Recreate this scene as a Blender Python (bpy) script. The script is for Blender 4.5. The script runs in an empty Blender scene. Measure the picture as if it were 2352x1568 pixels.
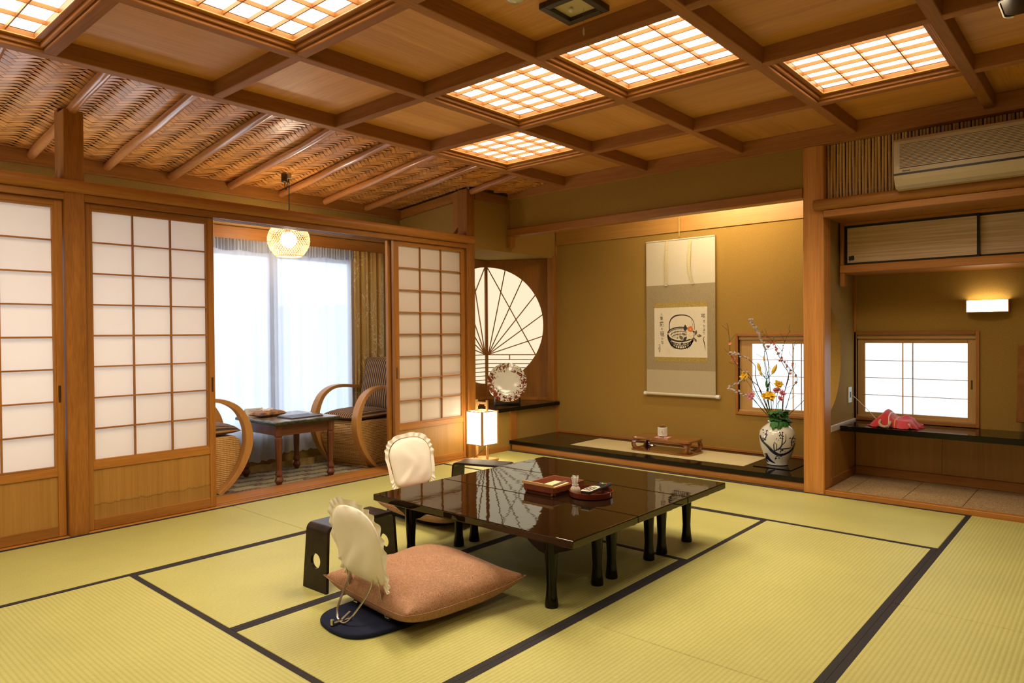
import bpy, bmesh, math, random
from math import sin, cos, pi, sqrt, radians
from mathutils import Vector, Matrix, noise as mnoise

C = bpy.context.scene.collection
sc = bpy.context.scene
random.seed(7)

# ------------------------------------------------------------------ camera
YAW, PITCH, ROLL = radians(41.4296), radians(-0.6865), radians(-0.43787)
fw = Vector((cos(PITCH) * cos(YAW), cos(PITCH) * sin(YAW), sin(PITCH)))
r0 = Vector((sin(YAW), -cos(YAW), 0)); u0 = r0.cross(fw)
rr = cos(ROLL) * r0 + sin(ROLL) * u0
uu = -sin(ROLL) * r0 + cos(ROLL) * u0
cam_d = bpy.data.cameras.new('camera')
cam_d.sensor_width = 36.0
cam_d.lens = 36.0 * 1594.68 / 2352
cam_d.clip_start = 0.02
cam = bpy.data.objects.new('camera', cam_d)
mw = Matrix((rr, uu, -fw)).transposed().to_4x4()
mw.translation = Vector((0, 0, 1.05))
cam.matrix_world = mw
C.objects.link(cam)
sc.camera = cam

# ------------------------------------------------------------------ world, view
W = bpy.data.worlds.new('sky'); sc.world = W; W.use_nodes = True
bg = W.node_tree.nodes['Background']
bg.inputs[0].default_value = (0.82, 0.90, 1.0, 1)
bg.inputs[1].default_value = 4.6
sc.view_settings.view_transform = 'Standard'
sc.view_settings.look = 'None'
sc.view_settings.gamma = 1.0
sc.view_settings.use_curve_mapping = False
sc.view_settings.exposure = 0.0
LAMP = 6.0           # brightness of the ceiling light papers
LAMP_W = 12.8        # power of the unseen area light added under each ceiling light's lattice

# ------------------------------------------------------------------ materials
def new_mat(name):
    m = bpy.data.materials.new(name); m.use_nodes = True
    nt = m.node_tree
    return m, nt, nt.nodes['Principled BSDF']
def link(nt, a, b): nt.links.new(a, b)
def nd(nt, t, **kw):
    n = nt.nodes.new(t)
    for k, v in kw.items():
        if k in n.inputs: n.inputs[k].default_value = v
        else: setattr(n, k, v)
    return n
def ramp(nt, stops):
    n = nt.nodes.new('ShaderNodeValToRGB'); e = n.color_ramp.elements
    while len(e) < len(stops): e.new(0.5)
    for i, (p, c) in enumerate(stops):
        e[i].position = p; e[i].color = (*c, 1)
    return n
def plain(name, col, rough=0.5, metal=0.0, coat=0.0, spec=0.5, sheen=0.0):
    m, nt, b = new_mat(name)
    b.inputs['Base Color'].default_value = (*col, 1)
    b.inputs['Roughness'].default_value = rough
    b.inputs['Metallic'].default_value = metal
    b.inputs['Coat Weight'].default_value = coat
    b.inputs['Specular IOR Level'].default_value = spec
    b.inputs['Sheen Weight'].default_value = sheen
    return m
def mottled(name, c1, c2, scale=40, rough=0.85, bump=0.15, detail=6, sheen=0.0, dist=0.002, spec=0.3):
    m, nt, b = new_mat(name)
    tc = nd(nt, 'ShaderNodeTexCoord')
    n = nd(nt, 'ShaderNodeTexNoise', Scale=scale, Detail=detail)
    link(nt, tc.outputs['Object'], n.inputs['Vector'])
    r = ramp(nt, [(0.3, c1), (0.7, c2)]); link(nt, n.outputs['Fac'], r.inputs[0])
    link(nt, r.outputs[0], b.inputs['Base Color'])
    b.inputs['Roughness'].default_value = rough
    b.inputs['Specular IOR Level'].default_value = spec
    b.inputs['Sheen Weight'].default_value = sheen
    if bump:
        bp = nd(nt, 'ShaderNodeBump', Strength=bump, Distance=dist)
        link(nt, n.outputs['Fac'], bp.inputs['Height']); link(nt, bp.outputs[0], b.inputs['Normal'])
    return m
def wood(name, c1, c2, axis='z', scale=14, stretch=0.05, rough=0.45, fine=150, vary=0.16, dist=0.8, bump=0.06, coat=0.0, spec=0.4):
    m, nt, b = new_mat(name)
    tc = nd(nt, 'ShaderNodeTexCoord'); oi = nd(nt, 'ShaderNodeObjectInfo')
    off = nd(nt, 'ShaderNodeVectorMath', operation='SCALE'); off.inputs[0].default_value = (7.3, 5.1, 3.7)
    link(nt, oi.outputs['Random'], off.inputs['Scale'])
    add = nd(nt, 'ShaderNodeVectorMath', operation='ADD')
    link(nt, tc.outputs['Object'], add.inputs[0]); link(nt, off.outputs[0], add.inputs[1])
    mp = nd(nt, 'ShaderNodeMapping')
    s = {'x': (stretch, 1, 1), 'y': (1, stretch, 1), 'z': (1, 1, stretch)}[axis]
    mp.inputs['Scale'].default_value = s
    link(nt, add.outputs[0], mp.inputs['Vector'])
    n1 = nd(nt, 'ShaderNodeTexNoise', Scale=scale, Detail=5, Distortion=dist)
    n2 = nd(nt, 'ShaderNodeTexNoise', Scale=fine, Detail=3)
    link(nt, mp.outputs[0], n1.inputs['Vector']); link(nt, mp.outputs[0], n2.inputs['Vector'])
    mix = nd(nt, 'ShaderNodeMath', operation='MULTIPLY_ADD'); mix.inputs[1].default_value = 0.45
    link(nt, n2.outputs['Fac'], mix.inputs[0])
    sb = nd(nt, 'ShaderNodeMath', operation='MULTIPLY'); sb.inputs[1].default_value = 0.55
    link(nt, n1.outputs['Fac'], sb.inputs[0]); link(nt, sb.outputs[0], mix.inputs[2])
    r = ramp(nt, [(0.36, c1), (0.64, c2)]); link(nt, mix.outputs[0], r.inputs[0])
    hv = nd(nt, 'ShaderNodeHueSaturation')
    mr = nd(nt, 'ShaderNodeMapRange'); mr.inputs['To Min'].default_value = 1 - vary; mr.inputs['To Max'].default_value = 1 + vary
    link(nt, oi.outputs['Random'], mr.inputs['Value']); link(nt, mr.outputs[0], hv.inputs['Value'])
    link(nt, r.outputs[0], hv.inputs['Color']); link(nt, hv.outputs[0], b.inputs['Base Color'])
    b.inputs['Roughness'].default_value = rough
    b.inputs['Coat Weight'].default_value = coat
    b.inputs['Specular IOR Level'].default_value = spec
    if bump:
        bp = nd(nt, 'ShaderNodeBump', Strength=bump, Distance=0.002)
        link(nt, mix.outputs[0], bp.inputs['Height']); link(nt, bp.outputs[0], b.inputs['Normal'])
    return m
def emit(name, col, strength):
    m = bpy.data.materials.new(name); m.use_nodes = True
    nt = m.node_tree; nt.nodes.clear()
    o = nd(nt, 'ShaderNodeOutputMaterial'); e = nd(nt, 'ShaderNodeEmission')
    e.inputs[0].default_value = (*col, 1); e.inputs[1].default_value = strength
    link(nt, e.outputs[0], o.inputs[0])
    return m
def translucent(name, col, trans=0.5, clear=0.0, tcol=None):
    m = bpy.data.materials.new(name); m.use_nodes = True
    nt = m.node_tree; nt.nodes.clear()
    o = nd(nt, 'ShaderNodeOutputMaterial')
    d = nd(nt, 'ShaderNodeBsdfDiffuse'); d.inputs[0].default_value = (*col, 1)
    t = nd(nt, 'ShaderNodeBsdfTranslucent'); t.inputs[0].default_value = (*(tcol or col), 1)
    mx = nd(nt, 'ShaderNodeMixShader'); mx.inputs[0].default_value = trans
    link(nt, d.outputs[0], mx.inputs[1]); link(nt, t.outputs[0], mx.inputs[2])
    out = mx.outputs[0]
    if clear:
        tr = nd(nt, 'ShaderNodeBsdfTransparent')
        m2 = nd(nt, 'ShaderNodeMixShader'); m2.inputs[0].default_value = clear
        link(nt, out, m2.inputs[1]); link(nt, tr.outputs[0], m2.inputs[2]); out = m2.outputs[0]
    link(nt, out, o.inputs[0])
    return m
def striped(name, c1, c2, axis, period, width=0.35, rough=0.8, bump=0.3, noise_amt=0.0, dist=0.001):
    """regular fine stripes / ribs running across `axis`"""
    m, nt, b = new_mat(name)
    tc = nd(nt, 'ShaderNodeTexCoord')
    w = nd(nt, 'ShaderNodeTexWave', wave_type='BANDS', bands_direction=axis.upper(), Scale=2 * pi / (20 * period), Distortion=noise_amt)
    w.inputs['Detail Scale'].default_value = 4
    link(nt, tc.outputs['Object'], w.inputs['Vector'])
    r = ramp(nt, [(max(0, width - 0.2), c1), (min(1, width + 0.2), c2)])
    link(nt, w.outputs['Fac'], r.inputs[0]); link(nt, r.outputs[0], b.inputs['Base Color'])
    b.inputs['Roughness'].default_value = rough
    if bump:
        bp = nd(nt, 'ShaderNodeBump', Strength=bump, Distance=dist)
        link(nt, w.outputs['Fac'], bp.inputs['Height']); link(nt, bp.outputs[0], b.inputs['Normal'])
    return m
def tatami_mat_material(name, axis):
    m, nt, b = new_mat(name)
    tc = nd(nt, 'ShaderNodeTexCoord'); oi = nd(nt, 'ShaderNodeObjectInfo')
    w = nd(nt, 'ShaderNodeTexWave', wave_type='BANDS', bands_direction=axis.upper(), Scale=2 * pi / (20 * 0.0158), Distortion=0.25)
    w.inputs['Detail Scale'].default_value = 0.6
    link(nt, tc.outputs['Object'], w.inputs['Vector'])
    mp = nd(nt, 'ShaderNodeMapping')
    mp.inputs['Scale'].default_value = (40, 300, 1) if axis == 'x' else (300, 40, 1)
    link(nt, tc.outputs['Object'], mp.inputs['Vector'])
    n = nd(nt, 'ShaderNodeTexNoise', Scale=1.0, Detail=3); link(nt, mp.outputs[0], n.inputs['Vector'])
    n2 = nd(nt, 'ShaderNodeTexNoise', Scale=2.2, Detail=4); link(nt, tc.outputs['Object'], n2.inputs['Vector'])
    r = ramp(nt, [(0.0, (0.385, 0.362, 0.112)), (0.35, (0.435, 0.412, 0.136)), (1.0, (0.46, 0.438, 0.15))])
    link(nt, w.outputs['Fac'], r.inputs[0])
    hv = nd(nt, 'ShaderNodeHueSaturation')
    sm = nd(nt, 'ShaderNodeMath', operation='MULTIPLY_ADD'); sm.inputs[1].default_value = 0.35; sm.inputs[2].default_value = 0.66
    link(nt, n.outputs['Fac'], sm.inputs[0])
    sm2 = nd(nt, 'ShaderNodeMath', operation='MULTIPLY_ADD'); sm2.inputs[1].default_value = 0.30
    link(nt, n2.outputs['Fac'], sm2.inputs[0]); link(nt, sm.outputs[0], sm2.inputs[2])
    link(nt, sm2.outputs[0], hv.inputs['Value']); link(nt, r.outputs[0], hv.inputs['Color'])
    link(nt, hv.outputs[0], b.inputs['Base Color'])
    b.inputs['Roughness'].default_value = 0.48
    b.inputs['Specular IOR Level'].default_value = 0.35
    ad = nd(nt, 'ShaderNodeMath', operation='MULTIPLY_ADD'); ad.inputs[1].default_value = 0.25
    link(nt, n.outputs['Fac'], ad.inputs[0]); link(nt, w.outputs['Fac'], ad.inputs[2])
    bp = nd(nt, 'ShaderNodeBump', Strength=0.35, Distance=0.0015)
    link(nt, ad.outputs[0], bp.inputs['Height']); link(nt, bp.outputs[0], b.inputs['Normal'])
    return m

M = {}
OR1, OR2 = (0.275, 0.101, 0.012), (0.40, 0.162, 0.028)
for a in 'xyz':
    M['wood_' + a] = wood('hinoki_' + a, OR1, OR2, a)
    M['ceilboard_' + a] = wood('ceiling_board_' + a, (0.50, 0.218, 0.042), (0.67, 0.325, 0.082), a, scale=9, stretch=0.03, fine=190, vary=0.10, rough=0.5, spec=0.38)
    M['ceilbeam_' + a] = wood('ceiling_beam_' + a, (0.27, 0.105, 0.026), (0.37, 0.155, 0.045), a, rough=0.6, spec=0.2)
    M['panel_' + a] = wood('wainscot_' + a, (0.33, 0.16, 0.032), (0.42, 0.215, 0.05), a, scale=22, stretch=0.015, fine=240, vary=0.06)
    M['dark_' + a] = wood('dark_wood_' + a, (0.045, 0.016, 0.008), (0.11, 0.04, 0.018), a, rough=0.3, coat=0.2)
M['post'] = wood('post_plank', (0.21, 0.075, 0.008), (0.34, 0.130, 0.020), 'z', scale=9, stretch=0.09, dist=2.5)
M['pillar'] = wood('pillar_plank', (0.46, 0.178, 0.031), (0.67, 0.29, 0.066), 'z', scale=16, stretch=0.03, dist=1.2)
M['olive'] = mottled('olive_plaster', (0.272, 0.158, 0.029), (0.335, 0.200, 0.043), 140, 0.95, 0.25)
M['olive_dark'] = M['olive']
M['lacquer'] = plain('black_lacquer', (0.006, 0.0045, 0.003), 0.09, spec=0.22)
M['lacquer_rim'] = plain('black_lacquer_matt', (0.008, 0.007, 0.006), 0.25, coat=0.2)
def table_lacquer():
    m, nt, b = new_mat('table_lacquer')
    tc = nd(nt, 'ShaderNodeTexCoord'); n = nd(nt, 'ShaderNodeTexNoise', Scale=13, Detail=2)
    link(nt, tc.outputs['Object'], n.inputs['Vector'])
    bp = nd(nt, 'ShaderNodeBump', Strength=0.09, Distance=0.004)
    link(nt, n.outputs['Fac'], bp.inputs['Height']); link(nt, bp.outputs[0], b.inputs['Normal'])
    b.inputs['Base Color'].default_value = (0.010, 0.005, 0.002, 1)
    b.inputs['Roughness'].default_value = 0.03
    b.inputs['IOR'].default_value = 1.52
    b.inputs['Specular Tint'].default_value = (1.0, 0.86, 0.62, 1)
    b.inputs['Coat Weight'].default_value = 0.0
    b.inputs['Coat Roughness'].default_value = 0.02
    link(nt, bp.outputs[0], b.inputs['Coat Normal'])
    return m
M['table'] = table_lacquer()
M['heri'] = mottled('black_cloth_border', (0.014, 0.012, 0.014), (0.03, 0.025, 0.028), 400, 0.8, 0.2)
M['tat_x'] = tatami_mat_material('tatami_ribs_along_x', 'y')
M['tat_y'] = tatami_mat_material('tatami_ribs_along_y', 'x')
M['lamp_bar'] = wood('lamp_lattice_wood', (0.36, 0.135, 0.030), (0.48, 0.195, 0.05), 'x', vary=.05)
for a in 'xy': M['lampfr_' + a] = wood('lamp_frame_wood_' + a, (0.32, 0.12, 0.022), (0.42, 0.165, 0.035), a, vary=.05)
M['lamp_paper'] = emit('ceiling_lamp_paper', (1.0, 0.84, 0.60), LAMP)
M['shoji'] = translucent('shoji_paper', (0.92, 0.85, 0.79), 0.52)
M['win_paper'] = emit('window_paper_daylight', (0.83, 0.93, 1.0), 1.5)
M['fan_paper'] = emit('backlit_fan_paper', (1.0, 0.87, 0.60), 1.0)
M['lantern_paper'] = emit('lantern_paper', (1.0, 0.84, 0.58), 9.0)
M['sconce_paper'] = emit('sconce_paper', (1.0, 0.83, 0.56), 16.0)
M['bulb'] = emit('bulb', (1.0, 0.85, 0.64), 100.0)
M['alcove_tube'] = emit('alcove_tube', (1.0, 0.88, 0.62), 150.0)
M['cream_plastic'] = plain('cream_plastic', (0.50, 0.40, 0.26), 0.4)
M['slat_dark'] = plain('grille_shadow', (0.05, 0.03, 0.02), 0.6)
M['black'] = plain('black_plastic', (0.01, 0.01, 0.011), 0.35)
M['white'] = plain('white_plastic', (0.75, 0.74, 0.70), 0.4)
M['chrome'] = plain('steel', (0.55, 0.52, 0.47), 0.22, metal=1.0)
M['white_cloth'] = mottled('white_cotton', (0.80, 0.75, 0.66), (0.86, 0.81, 0.72), 500, 0.9, 0.15, sheen=0.2)
M['navy'] = mottled('navy_felt', (0.006, 0.010, 0.03), (0.012, 0.018, 0.05), 300, 0.95, 0.3)
M['gold'] = plain('aged_brass', (0.45, 0.30, 0.08), 0.4, metal=0.8)
M['ink'] = plain('ink', (0.03, 0.02, 0.012), 0.8)
M['ink_light'] = plain('diluted_ink', (0.14, 0.10, 0.06), 0.85)
M['red_ink'] = plain('seal_red', (0.60, 0.22, 0.15), 0.8)
M['glass'] = None
def glass_mat():
    m = bpy.data.materials.new('window_glass'); m.use_nodes = True
    nt = m.node_tree; nt.nodes.clear()
    o = nd(nt, 'ShaderNodeOutputMaterial'); t = nd(nt, 'ShaderNodeBsdfTransparent'); g = nd(nt, 'ShaderNodeBsdfGlossy')
    g.inputs['Roughness'].default_value = 0.02
    mx = nd(nt, 'ShaderNodeMixShader'); mx.inputs[0].default_value = 0.06
    link(nt, t.outputs[0], mx.inputs[1]); link(nt, g.outputs[0], mx.inputs[2]); link(nt, mx.outputs[0], o.inputs[0])
    return m
M['glass'] = glass_mat()

# ------------------------------------------------------------------ mesh builder
class MB:
    def __init__(s): s.v = []; s.f = []
    def box(s, x0, x1, y0, y1, z0, z1):
        n = len(s.v)
        s.v += [(x0, y0, z0), (x1, y0, z0), (x1, y1, z0), (x0, y1, z0), (x0, y0, z1), (x1, y0, z1), (x1, y1, z1), (x0, y1, z1)]
        s.f += [tuple(n + i for i in q) for q in ((3, 2, 1, 0), (4, 5, 6, 7), (0, 1, 5, 4), (1, 2, 6, 5), (2, 3, 7, 6), (3, 0, 4, 7))]
        return s
    def obox(s, c, size, mat3):
        n = len(s.v); c = Vector(c)
        for dx, dy, dz in ((-1, -1, -1), (1, -1, -1), (1, 1, -1), (-1, 1, -1), (-1, -1, 1), (1, -1, 1), (1, 1, 1), (-1, 1, 1)):
            s.v.append(tuple(c + mat3 @ Vector((dx * size[0] / 2, dy * size[1] / 2, dz * size[2] / 2))))
        s.f += [tuple(n + i for i in q) for q in ((3, 2, 1, 0), (4, 5, 6, 7), (0, 1, 5, 4), (1, 2, 6, 5), (2, 3, 7, 6), (3, 0, 4, 7))]
        return s
    def bar(s, p, q, w, h, up=(0, 0, 1)):
        p, q = Vector(p), Vector(q); d = q - p; L = d.length; d.normalize()
        u = Vector(up); a = d.cross(u)
        if a.length < 1e-5: a = d.cross(Vector((1, 0, 0)))
        a.normalize(); u = a.cross(d)
        return s.obox((p + q) / 2, (L, w, h), Matrix((d, a, u)).transposed())
    def tube(s, pts, r, seg=10, cap=True, flat=1.0, up=None):
        pts = [Vector(p) for p in pts]; n0 = len(s.v); k = len(pts)
        rs = r if isinstance(r, (list, tuple)) else [r] * k
        prev = None
        for i, p in enumerate(pts):
            d = (pts[min(i + 1, k - 1)] - pts[max(i - 1, 0)]).normalized()
            if prev is None:
                a = d.cross(Vector(up) if up else Vector((0, 0, 1)))
                if a.length < 1e-3: a = d.cross(Vector((1, 0, 0)))
            else:
                a = prev - d * prev.dot(d)
            a.normalize(); prev = a; b = d.cross(a)
            for j in range(seg):
                t = 2 * pi * j / seg
                s.v.append(tuple(p + a * (cos(t) * rs[i]) + b * (sin(t) * rs[i] * flat)))
        for i in range(k - 1):
            for j in range(seg):
                j2 = (j + 1) % seg
                s.f.append((n0 + i * seg + j, n0 + i * seg + j2, n0 + (i + 1) * seg + j2, n0 + (i + 1) * seg + j))
        if cap:
            s.f.append(tuple(n0 + j for j in reversed(range(seg))))
            s.f.append(tuple(n0 + (k - 1) * seg + j for j in range(seg)))
        return s
    def lathe(s, prof, seg=24, c=(0, 0, 0), mat3=None):
        n0 = len(s.v); c = Vector(c); k = len(prof)
        for r, z in prof:
            for j in range(seg):
                t = 2 * pi * j / seg
                p = Vector((r * cos(t), r * sin(t), z))
                s.v.append(tuple(c + (mat3 @ p if mat3 else p)))
        for i in range(k - 1):
            for j in range(seg):
                j2 = (j + 1) % seg
                s.f.append((n0 + i * seg + j, n0 + i * seg + j2, n0 + (i + 1) * seg + j2, n0 + (i + 1) * seg + j))
        s.f.append(tuple(n0 + j for j in reversed(range(seg))))
        s.f.append(tuple(n0 + (k - 1) * seg + j for j in range(seg)))
        return s
    def prism(s, poly, axis, lo, hi, fn=None):
        n0 = len(s.v); k = len(poly)
        def P(a, b, t):
            if fn: return fn(a, b, t)
            return {'x': (t, a, b), 'y': (a, t, b), 'z': (a, b, t)}[axis]
        for t in (lo, hi):
            for a, b in poly: s.v.append(tuple(P(a, b, t)))
        s.f.append(tuple(n0 + j for j in range(k))); s.f.append(tuple(n0 + k + j for j in reversed(range(k))))
        for j in range(k):
            j2 = (j + 1) % k
            s.f.append((n0 + j2, n0 + j, n0 + k + j, n0 + k + j2))
        return s
    def grid(s, fn, nu, nv, cu=False, cv=False):
        n0 = len(s.v)
        for i in range(nu):
            for j in range(nv):
                s.v.append(tuple(fn(i / (nu if cu else nu - 1), j / (nv if cv else nv - 1))))
        for i in range(nu if cu else nu - 1):
            for j in range(nv if cv else nv - 1):
                i2, j2 = (i + 1) % nu, (j + 1) % nv
                s.f.append((n0 + i * nv + j, n0 + i2 * nv + j, n0 + i2 * nv + j2, n0 + i * nv + j2))
        return s
    def ball(s, c, r, seg=12, rings=8, sc3=(1, 1, 1), mat3=None):
        prof = [(max(r * sin(pi * i / rings), 1e-5), -r * cos(pi * i / rings)) for i in range(rings + 1)]
        n0 = len(s.v); s.lathe(prof, seg)
        for i in range(n0, len(s.v)):
            p = Vector((s.v[i][0] * sc3[0], s.v[i][1] * sc3[1], s.v[i][2] * sc3[2]))
            if mat3: p = mat3 @ p
            s.v[i] = tuple(Vector(c) + p)
        return s
    def mesh(s, name, mat, smooth=False):
        me = bpy.data.meshes.new(name); me.from_pydata(s.v, [], s.f); me.update()
        bm = bmesh.new(); bm.from_mesh(me); bmesh.ops.recalc_face_normals(bm, faces=bm.faces); bm.to_mesh(me); bm.free()
        if mat: me.materials.append(mat)
        if smooth:
            me.polygons.foreach_set('use_smooth', [True] * len(me.polygons))
            me.set_sharp_from_angle(angle=radians(38))
        return me
def bx(*a): return MB().box(*a)
def put(name, me, parent=None, loc=(0, 0, 0), mat=None, bevel=0, seg=1):
    o = bpy.data.objects.new(name, me); C.objects.link(o); o.parent = parent; o.location = loc
    if mat is not None: o.matrix_basis = mat
    if bevel:
        b = o.modifiers.new('bevel', 'BEVEL'); b.width = bevel; b.segments = seg; b.limit_method = 'ANGLE'; b.angle_limit = radians(40)
    return o
def part(name, mb, mat, parent=None, bevel=0, smooth=False, seg=1, kind=None, label=None):
    o = put(name, mb.mesh(name, mat, smooth), parent, bevel=bevel, seg=seg)
    if kind: o['kind'] = kind
    if label: o['label'] = label
    return o
def tag(o, label, cat, group=None):
    o['label'] = label; o['category'] = cat
    if group: o['group'] = group
    return o
def thing(name, label, cat, loc=(0, 0, 0), rotz=0, group=None):
    o = bpy.data.objects.new(name, None); C.objects.link(o); o.location = loc; o.rotation_euler = (0, 0, rotz); o.empty_display_size = 0.1
    return tag(o, label, cat, group)
def solo(name, mb, mat, label, cat, loc=(0, 0, 0), group=None, **kw):
    o = part(name, mb, mat, None, **kw); o.location = loc
    return tag(o, label, cat, group)
def struct(name, mb, mat, bevel=0, smooth=False):
    if mb is None:
        o = bpy.data.objects.new(name, None); C.objects.link(o)
    else: o = part(name, mb, mat, None, bevel, smooth)
    o['kind'] = 'structure'
    return o
_copy_parts = lambda o: [c for c in bpy.data.objects if c.parent == o]
def dup(root, loc, rotz=0, label=None, group=None):
    r = root.copy(); C.objects.link(r); r.location = loc; r.rotation_euler = (0, 0, rotz)
    if label: r['label'] = label
    if group: r['group'] = group
    for ch in _copy_parts(root):
        c = ch.copy(); C.objects.link(c); c.parent = r
        for g in _copy_parts(ch):
            d = g.copy(); C.objects.link(d); d.parent = c
    return r
def arc(cx, cy, r, a0, a1, n): return [(cx + r * cos(a0 + (a1 - a0) * i / n), cy + r * sin(a0 + (a1 - a0) * i / n)) for i in range(n + 1)]
def lerp(a, b, t): return a + (b - a) * t
def catmull(pts, n=6):
    pts = [Vector(p) for p in pts]; out = []
    for i in range(len(pts) - 1):
        p0, p1, p2, p3 = pts[max(i - 1, 0)], pts[i], pts[i + 1], pts[min(i + 2, len(pts) - 1)]
        for k in range(n):
            t = k / n
            out.append(0.5 * ((2 * p1) + (p2 - p0) * t + (2 * p0 - 5 * p1 + 4 * p2 - p3) * t * t + (3 * p1 - p0 - 3 * p2 + p3) * t ** 3))
    out.append(pts[-1]); return out
def text_mesh(body, size, bold=0.0):
    cu = bpy.data.curves.new('txt', 'FONT'); cu.body = body; cu.size = size; cu.align_x = 'CENTER'; cu.align_y = 'CENTER'; cu.offset = bold
    o = bpy.data.objects.new('txt', cu); C.objects.link(o)
    dg = bpy.context.evaluated_depsgraph_get()
    me = bpy.data.meshes.new_from_object(o.evaluated_get(dg))
    vs = [tuple(v.co) for v in me.vertices]; fs = [tuple(p.vertices) for p in me.polygons]
    bpy.data.objects.remove(o); bpy.data.curves.remove(cu); bpy.data.meshes.remove(me)
    return vs, fs
#==SECTION== floor
# ------------------------------------------------------------------ floor
floor = struct('floor', bx(-1.9, 5.50, -2.3, 5.16, -0.12, -0.065), M['wood_x'])
HW = 0.025
def mat_piece(x0, x1, y0, y1, along):
    e = 0.001
    o = part('tatami_mat', bx(x0 + e, x1 - e, y0 + e, y1 - e, -0.05, 0.0), M['tat_' + along], floor, bevel=0.003)
    t = 0.0012
    if along == 'x':
        part('cloth_border', bx(x0 + e, x1 - e, y0 + .0005, y0 + HW, -0.02, t), M['heri'], o)
        part('cloth_border', bx(x0 + e, x1 - e, y1 - HW, y1 - .0005, -0.02, t), M['heri'], o)
    else:
        part('cloth_border', bx(x0 + .0005, x0 + HW, y0 + e, y1 - e, -0.02, t), M['heri'], o)
        part('cloth_border', bx(x1 - HW, x1 - .0005, y0 + e, y1 - e, -0.02, t), M['heri'], o)
Y = [-1.98, -1.10, -0.21, 0.67, 1.512, 2.38, 3.268, 4.135]
X = [-1.45, -0.57, 0.30, 1.181, 2.055, 2.896, 3.815, 4.645]
mat_piece(X[2], X[4], Y[6], Y[7], 'x'); mat_piece(X[4], X[6], Y[6], Y[7], 'x')
mat_piece(X[6], X[7], 2.40, Y[7], 'y'); mat_piece(X[6], X[7], Y[3], 2.40, 'y')
mat_piece(X[3], X[5], Y[5], Y[6], 'x'); mat_piece(X[3], X[5], Y[4], Y[5], 'x')
mat_piece(X[5], X[6], Y[4], Y[6], 'y')
mat_piece(X[2], X[3], Y[4], Y[6], 'y')
mat_piece(X[4], X[6], Y[3], Y[4], 'x'); mat_piece(X[2], X[4], Y[3], Y[4], 'x')
mat_piece(2.96, X[7], Y[2], Y[3], 'x'); mat_piece(1.20, 2.96, Y[2], Y[3], 'x'); mat_piece(-0.57, 1.20, Y[2], Y[3], 'x')
mat_piece(-0.57, 0.30, Y[3], Y[5], 'y'); mat_piece(-1.45, 0.30, Y[6], Y[7], 'x'); mat_piece(-0.57, 0.30, Y[5], Y[6], 'y')
mat_piece(2.96, X[7], Y[1], Y[2], 'x'); mat_piece(1.20, 2.96, Y[1], Y[2], 'x'); mat_piece(-0.57, 1.20, Y[1], Y[2], 'x')
mat_piece(-1.45, -0.57, Y[5], Y[6], 'y'); mat_piece(-1.45, -0.57, Y[3], Y[5], 'y'); mat_piece(-1.45, -0.57, Y[1], Y[3], 'y')
mat_piece(-1.45, 1.2, Y[0], Y[1], 'x'); mat_piece(1.2, X[7], Y[0], Y[1], 'x')

# ------------------------------------------------------------------ flat coffered ceiling
ZB, ZP = 2.270, 2.345
ceiling = struct('ceiling', bx(-1.8, 4.70, -2.2, 3.60, 2.47, 2.52), M['wood_x'])
AX = [-1.27, -0.53, 0.205, 0.947, 1.690, 2.425, 3.172, 3.931, 4.668]
BY = [-1.63, -0.90, -0.17, 0.560, 1.265, 1.990, 2.735, 3.515]
bw = 0.026
lights = {(0.205, 2.735), (0.947, 1.990), (2.425, 1.990), (2.425, 1.265), (3.172, 2.735), (3.172, 0.560), (-0.53, 0.560), (0.205, -0.90)}
for i, x in enumerate(AX[:-1]):
    part('ceiling_beam', bx(x - bw, x + bw, -2.1, 3.515, ZB, ZP + 0.02), M['ceilbeam_y'], ceiling, bevel=0.003)
for j, y in enumerate(BY):
    part('ceiling_beam', bx(-1.7, 4.63, y - bw, y + bw + (0.012 if j == 7 else 0), ZB - 0.001, ZP + 0.02), M['ceilbeam_x'], ceiling, bevel=0.003)
for i in range(len(AX) - 1):
    for j in range(len(BY) - 1):
        if (AX[i], BY[j]) in lights: continue
        ax = 'x' if (i + j) % 2 else 'y'
        part('ceiling_panel', bx(AX[i], AX[i + 1], BY[j], BY[j + 1], ZP, ZP + 0.012), M['ceilboard_' + ax], ceiling)
for i in range(len(AX) - 1):
    part('ceiling_panel', bx(AX[i], AX[i + 1], -2.2, BY[0], ZP, ZP + 0.012), M['ceilboard_x'], ceiling)

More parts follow.
